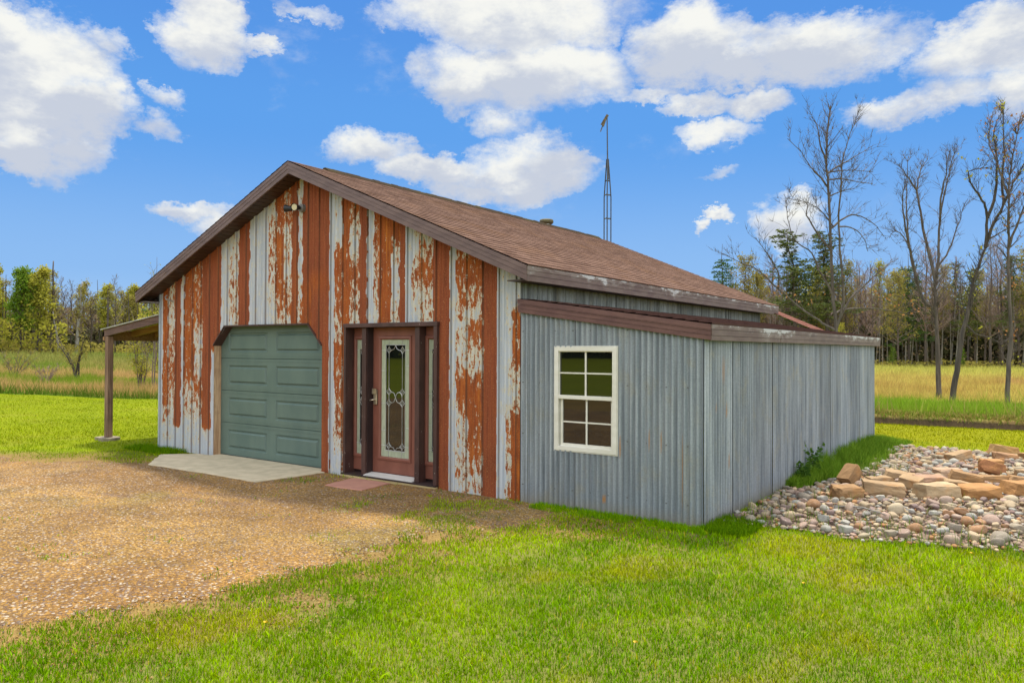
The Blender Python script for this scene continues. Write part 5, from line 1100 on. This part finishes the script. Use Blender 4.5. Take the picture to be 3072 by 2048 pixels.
# templates for the woods
def tmpl(kind,h,seed,r0=None):
    rg=random.Random(seed); nr=np.random.RandomState(seed); tr=MB(); br=MB(); parts=[]
    r0=r0 or h*.011; lean=(rg.uniform(-.05,.05)*h,rg.uniform(-.05,.05)*h)
    path=[np.array([lean[0]*(f**1.5)+rg.gauss(0,.03)*f*3,lean[1]*(f**1.5)+rg.gauss(0,.03)*f*3,h*f]) for f in np.linspace(0,1,9)]
    tr.tube(path,[r0*(1-.88*f) for f in np.linspace(0,1,9)],7)
    P=np.array(path); tips=[]
    def at_(f): i=min(int(f*8),7); t=f*8-i; return P[i]*(1-t)+P[i+1]*t
    if kind in('pine','spruce'):
        n=int(30+h*2.6); C=[];S=[]
        for k in range(n):
            f=(.22 if kind=='spruce' else .34)+.66*(k/n)**.9; p=at_(min(f,.995)); a=k*2.4+rg.uniform(-.5,.5)
            l=h*(.20*(1-f)**.62 if kind=='spruce' else .19*(1-f)**.38*(.55+.45*math.sin(f*23+seed)))*rg.uniform(.55,1.15)+.25; 
            if kind=='pine' and f>.8: l*=rg.uniform(.7,1.2)
            rise=rg.uniform(-.05,.22) if kind=='pine' else rg.uniform(-.25,.02); q=[p+np.array([math.cos(a)*l*t,math.sin(a)*l*t,l*rise*t+(.10*l*t*t if kind=='pine' else .08*l*t*t)]) for t in (0,.35,.7,1)]
            br.tube(q,[.035*h/12*(1-f*.5),.025,.018,.008],4,False)
            m=int(16+l*26)
            for j in range(m):
                t=.22+.78*rg.random(); c=p+(q[-1]-p)*t; w=l*.20*(1.15-abs(t-.6)); C.append(c+np.array([rg.gauss(0,w),rg.gauss(0,w),rg.gauss(.03,.09)])); S.append(rg.uniform(.16,.34))
        V,F=cards(np.array(C),np.array(S),nr,.55,.42); leaf=npmesh('needles',V,F)
    else:
        n=int(16+h*2.2); C=[]
        for k in range(n):
            f=.25+.73*(k/n); p=at_(f); a=k*2.4+rg.uniform(-.6,.6); l=h*.27*(1-f)**.5*rg.uniform(.5,1.1)+.3; el=rg.uniform(.5,1.2)
            v=np.array([math.cos(a),math.sin(a),el]); v/=np.linalg.norm(v); q=[p]
            for s in range(4): v=v+np.array([rg.gauss(0,.15),rg.gauss(0,.15),.12]); v/=np.linalg.norm(v); q.append(q[-1]+v*l/4)
            rr=r0*.42*(1-f*.7); br.tube(q,[rr,rr*.8,rr*.6,rr*.45,rr*.25],5,False); twigs(br,q,rr,rg,8,l*.6,2,.3,tips,0,3)
        C=np.array(tips); leaf=None
        if kind!='bare':
            m={'bud':2200,'leafy':4200}[kind]; C=C[nr.randint(0,len(C),m)]+nr.randn(m,3)*.22
            V,F=cards(C,(.12+.16*nr.rand(m)) if kind=='bud' else (.15+.2*nr.rand(m)),nr,.1,.7); leaf=npmesh('leaves',V,F)
    trm=tr.mesh('trunk',True); brm=br.mesh('branches')
    return trm,brm,leaf
TC_={}
def plant(name,kind,h0,v,x,y,z,sc,rz,bark,lm,label,cat,group,twm=None):
    key=(kind,h0,v,bark.name,lm.name if lm else '',(twm or bark).name)
    if key not in TC_:
        a,b,c=[m.copy() if m else None for m in TM.setdefault((kind,h0,v),tmpl(kind,h0,v*7+3))]
        a.materials.append(bark); b.materials.append(twm or bark)
        if c: c.materials.append(lm)
        TC_[key]=(a,b,c)
    a,b,c=TC_[key]; t=empty(name,(x,y,z),rz,label=label,cat=cat,group=group); t.scale=(sc[0],sc[0],sc[1])
    link('trunk',a,t); link('branches',b,t)
    if c: link('needles' if kind in('pine','spruce') else 'leaves',c,t)
TM={}
def pol(az,r): return CAMP[0]+r*math.sin(az),CAMP[1]+r*math.cos(az)
def woods():
    rg=random.Random(21)
    def H(x,y): return float(hgt(np.array(x),np.array(y)))-.05
    # marked trees of the right wood
    for (x,y,s,lb,kd,v) in ((-25.3,75.4,.96,'layered dark pine standing alone above the shed roof','spruce',1),(-18.4,80.5,1.07,'tall broad dark pine behind the big bare tree, left one','pine',2),(-15.4,82.7,1.05,'tall broad dark pine behind the big bare tree, right one','pine',3)):
        plant('pine_tree',kd,14.5,v,x,y,H(x,y),(s*(1.0 if v==1 else 1.75),s),v,M['barkd'],M['lpine2'] if v==1 else M['lpine'],lb,'tree','tall pines of the right wood')
    kinds=[('bare','bare_tree',None,M['bark'],'thin bare grey brown tree in the right wood'),('bare','bare_tree',None,M['bark'],'thin bare grey brown tree in the right wood'),('bud','budding_tree',M['lolive'],M['bark'],'olive leafing tree in the right wood'),('bud','budding_tree',M['lyel'],M['bark'],'yellow green leafing tree in the right wood'),('pine','pine_tree',M['lpine'],M['barkd'],'dark pine within the right wood'),('spruce','spruce_tree',M['lpine2'],M['barkd'],'narrow green spruce within the right wood')]
    n=86
    for i in range(n):
        az=-.49+.56*(i+rg.uniform(.1,.9))/n; r=rg.choice((91,94,97,101,105))+rg.uniform(-1.5,1.5); x,y=pol(az,r)
        w=[4,3,3.4,1.6,1.0,.5]; 
        if az<-.36: w=[1,1,2,4,.6,.6]
        if -.20<az<-.02: w=[4.5,4,2.4,.6,1.3,.7]
        k=rg.choices(range(6),w)[0]; kd,nm,lm,bk,lb=kinds[k]; top={-1:1}
        hs={'bare':rg.uniform(.8,1.05),'bud':rg.uniform(.75,.98),'pine':rg.uniform(.72,.98),'spruce':rg.uniform(.55,.95)}[kd]*(1.0 if az>-.33 else .80)
        plant(nm,kd,13.5,rg.randint(1,3),x,y,H(x,y),(hs*rg.uniform(.85,1.15),hs),rg.uniform(0,6.28),bk,lm,lb,'tree',lb.replace('tree','trees').replace('pine','pines').replace('spruce','spruces'),M['twp'] if kd=='bare' and rg.random()<.6 else M['tw'])
    # small bright young trees at the field edge on the right
    for az,r,h,kd,lm,lb in ((-.2115,84,.34,'bud',M['lyel'],'small golden leafed sapling in front of the right wood'),(-.243,88,.24,'spruce',M['lgreen'],'small bright green young conifer at the right field edge'),(-.155,89,.20,'spruce',M['lgreen'],'low bright green young conifer beside the leaning tree'),(-.085,89,.2,'spruce',M['lgreen'],'low bright green young conifer near the right edge'),(-.40,60,.36,'bud',M['lgreen'],'bright green sapling just above the low roof end')):
        x,y=pol(az,r); plant('sapling',kd,13.5,1,x,y,H(x,y),(h*1.1,h),1,M['bark'],lm,lb,'sapling','saplings at the right field edge')
    # left wood
    kl=[('leafy','leafy_tree',M['lyel'],M['barkd'],'yellow green leafy tree in the left wood'),('bud','budding_tree',M['lolive'],M['barkd'],'sparse olive leafing tree in the left wood'),('bare','bare_tree',None,M['barkd'],'bare thin tree in the left wood'),('leafy','leafy_tree',M['lgreen'],M['barkd'],'fresh green leafy tree in the left wood')]
    n=46
    for i in range(n):
        az=-1.34+.38*(i+rg.uniform(.1,.9))/n; r=rg.choice((84,87,91,96,101))+rg.uniform(-1,1); x,y=pol(az,r)
        w=[4,2,1.5,2] if az<-1.17 else [1.0,2.6,5,.5]
        if -1.10<az: w=[3,2,2,.4]
        k=rg.choices(range(4),w)[0]; kd,nm,lm,bk,lb=kl[k]; hs=rg.uniform(.70,.98)*(.98 if az<-1.2 else .92)
        plant(nm,kd,10,rg.randint(1,3),x,y,H(x,y),(hs*rg.uniform(.9,1.2),hs),rg.uniform(0,6.28),bk,lm,lb,'tree',lb.replace('tree','trees'),M['tw'])
    # dead snag, white birch and slanting dead stem
    def stem(name,p0,p1,r,bark,lb,nb,L,leaf=None,fork=0):
        rr=random.Random(len(lb)); a=np.array(p0,float);b=np.array(p1,float); t=empty(name,(a[0],a[1],a[2]),label=lb,cat='tree'); tr=MB();br=MB();tips=[]
        path=[(b-a)*f+np.array([rr.gauss(0,.05),rr.gauss(0,.05),0])*(f>0) for f in np.linspace(0,1,9)]; tr.tube(path,[r*(1-.75*f) for f in np.linspace(0,1,9)],8)
        tr.build('trunk',bark,t,smooth=True)
        for k in range(nb):
            f=.3+.68*k/nb; p=path[int(f*8)]; an=rr.uniform(0,6.28); l=L*rr.uniform(.5,1.1)*(1.2-f); q=[p]; v=np.array([math.cos(an),math.sin(an),rr.uniform(.3,1)])
            for s in range(4): v=v+np.array([rr.gauss(0,.25),rr.gauss(0,.25),.15]); v/=np.linalg.norm(v); q.append(q[-1]+v*l/4)
            br.tube(q,[r*.35,r*.28,r*.2,r*.14,.015],5,False); twigs(br,q,r*.3,rr,5,l*.5,2,.3,tips)
        br.build('branches',M['tw'],t)
        if leaf: nr=np.random.RandomState(3); C=np.array(tips); C=C[nr.randint(0,len(C),leaf)]+nr.randn(leaf,3)*.15; V,F=cards(C,.12+.12*nr.rand(leaf),nr); link('leaves',npmesh('leaves',V,F),t,M['lolive'])
    stem('dead_tree',(-74.9,26.2,1.0),(-74.8,26.2,10.4),.22,M['bark'],'tall broken topped dead snag above the left wood',12,1.6)
    stem('birch_tree',(-73.6,27.9,1.0),(-73.2,28.2,8.4),.20,M['barkp'],'pale birch with a curved trunk right of the dead snag',20,3.4,900)
    stem('birch_tree',(-74.0,26.6,1.0),(-74.6,26.1,5.4),.15,M['barkp'],'short white birch stem crossing behind the dead snag',7,1.2)
    stem('dead_tree',(-80,25.4,1.0),(-78.9,26.2,8.4),.12,M['bark'],'thin slanting dead stem left of the snag',8,.9)
    # shrubs in the left field
    def shrub(x,y,h,w,nst,nl,lm,bk,name,lb,seed,thick=.03):
        rr=random.Random(seed); nr=np.random.RandomState(seed); t=empty(name,(x,y,H(x,y)),label=lb,cat='shrub' if h<3.5 else 'tree',group='young shrubs in the left pasture'); br=MB(); tips=[]
        for k in range(nst):
            a=rr.uniform(0,6.28); s=w*rr.uniform(.2,1.)*.5; q=[np.array([rr.gauss(0,.06),rr.gauss(0,.06),0.])]; v=np.array([math.cos(a)*s,math.sin(a)*s,h*rr.uniform(.65,1.)])/5
            for i in range(5): q.append(q[-1]+v*np.array([.5+.25*i,.5+.25*i,1.08-.04*i])+np.array([rr.gauss(0,.06),rr.gauss(0,.06),0])*h*.18)
            br.tube(q,[thick*(1-.15*i) for i in range(6)],5,False); twigs(br,q,thick*.6,rr,9,h*.28,2,.4,tips); tips+=q[2:]
        br.build('stems',bk,t)
        if nl: C=np.array(tips); C=C[nr.randint(0,len(C),nl)]+nr.randn(nl,3)*.09; V,F=cards(C,.06+.07*nr.rand(nl),nr); link('leaves',npmesh('leaves',V,F),t,lm)
    shrub(-35.2,10.8,2.6,2.6,4,520,M['lolive'],M['barkd'],'crooked_shrub','small crooked budding tree in the left pasture',31,.06)
    shrub(-32.7,8.3,1.3,1.8,9,0,None,M['twp'],'bare_bush','low leafless reddish bush in the left pasture',32,.015)
    shrub(-38.9,9.4,1.9,2.4,8,420,M['lolive'],M['tw'],'budding_bush','low olive budding bush left of the crooked little tree',33,.02)
    shrub(-25.5,8.95,3.7,2.0,7,1150,M['lyel'],M['tw'],'young_tree','bright yellow green young tree seen beneath the porch roof',34,.022)
    shrub(-24.6,9.5,4.3,2.2,7,1500,M['lyel'],M['tw'],'young_tree','bright yellow green young tree close behind the rusty wall corner',35,.025)
    shrub(-24.1,8.7,6.0,1.3,3,150,M['lyel'],M['tw'],'slender_tree','slender young poplar whose top shows above the left eave',36,.025)
    # masses: understory brush and the deep woods behind
    nr=np.random.RandomState(5)
    def mass(name,n,a0,a1,r0,r1,z0,z1,s,m,lb,pw=1.,stems=0):
        az=a0+(a1-a0)*nr.rand(n); r=r0+(r1-r0)*nr.rand(n); x=CAMP[0]+r*np.sin(az); y=CAMP[1]+r*np.cos(az); top=z0+(z1-z0)*(.62+.5*vn(az*260,r*.1,7,3,.22)); z=z0+(top-z0)*nr.rand(n)**pw; gz=hgt(x,y)
        V,F=cards(np.stack([x,y,gz+z],-1),s*(.5+nr.rand(n)),nr,0,.5); C=np.zeros((len(V),3)); me=npmesh(name,V,F)
        return link(name,me,None,m,kind='stuff',label=lb,cat='woods')
    mass('brush',9000,-.5,.08,97,108,0,3.4,.26,M['lbrush'],'brown leafless brush along the foot of the right wood',1.5)
    mass('brush',5000,-.5,.08,88,94,0,1.0,.25,M['lolive'],'low olive brush along the foot of the right wood',1.2)
    mass('deep_woods',30000,-.5,.08,104,124,0,9.5,.8,M['lbrush'],'deep brown wood behind the right hand trees',.9)
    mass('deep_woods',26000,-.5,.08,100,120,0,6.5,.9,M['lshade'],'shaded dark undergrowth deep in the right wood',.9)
    mass('deep_woods',12000,-.5,.08,104,118,4,11,.6,M['lolive'],'olive crowns deep in the right wood',1.)
    mass('brush',7000,-1.36,-.94,84,92,0,1.4,.28,M['lolive'],'low olive brush along the foot of the left wood',1.2)
    mass('deep_woods',12000,-1.36,-.94,100,122,0,6.2,.7,M['lbrush'],'deep brown wood behind the left hand trees',.9)
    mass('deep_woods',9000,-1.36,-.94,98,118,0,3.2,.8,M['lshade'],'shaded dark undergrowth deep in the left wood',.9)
    mass('brush',3500,-1.36,-1.16,84,90,.5,3.6,.32,M['lyel'],'yellow green bushes at the far left along the road',.8)
    for nm,a0,a1,m in (('deep_woods',-1.0,-.45,M['lshade']),): mass(nm,9000,a0,a1,104,120,0,9,1.1,m,'distant wood hidden behind the building')
    mass('deep_woods',26000,-3.3,-1.7,70,82,0,13,1.4,M['lpine'],'dark wood on the far side of the yard, seen only as a reflection')
    # bare stems filling the woods
    for a0,a1,r0,r1,hh,n,lb in ((-.5,.08,96,116,(6,12),420,'crowded thin stems deep in the right wood'),(-1.36,-.94,90,114,(4,9),240,'crowded thin stems deep in the left wood')):
        mb=MB()
        for k in range(n):
            x,y=pol(rg.uniform(a0,a1),rg.uniform(r0,r1)); h=rg.uniform(*hh); z=H(x,y); dx,dy=rg.gauss(0,.3),rg.gauss(0,.3); mb.tube([(x,y,z),(x+dx*.5,y+dy*.5,z+h*.5),(x+dx,y+dy,z+h)],[.10,.07,.02],4,False)
        mb.build('deep_stems',M['barkp'] if a0>-1 else M['bark'],kind='stuff',label=lb,cat='woods')
woods()
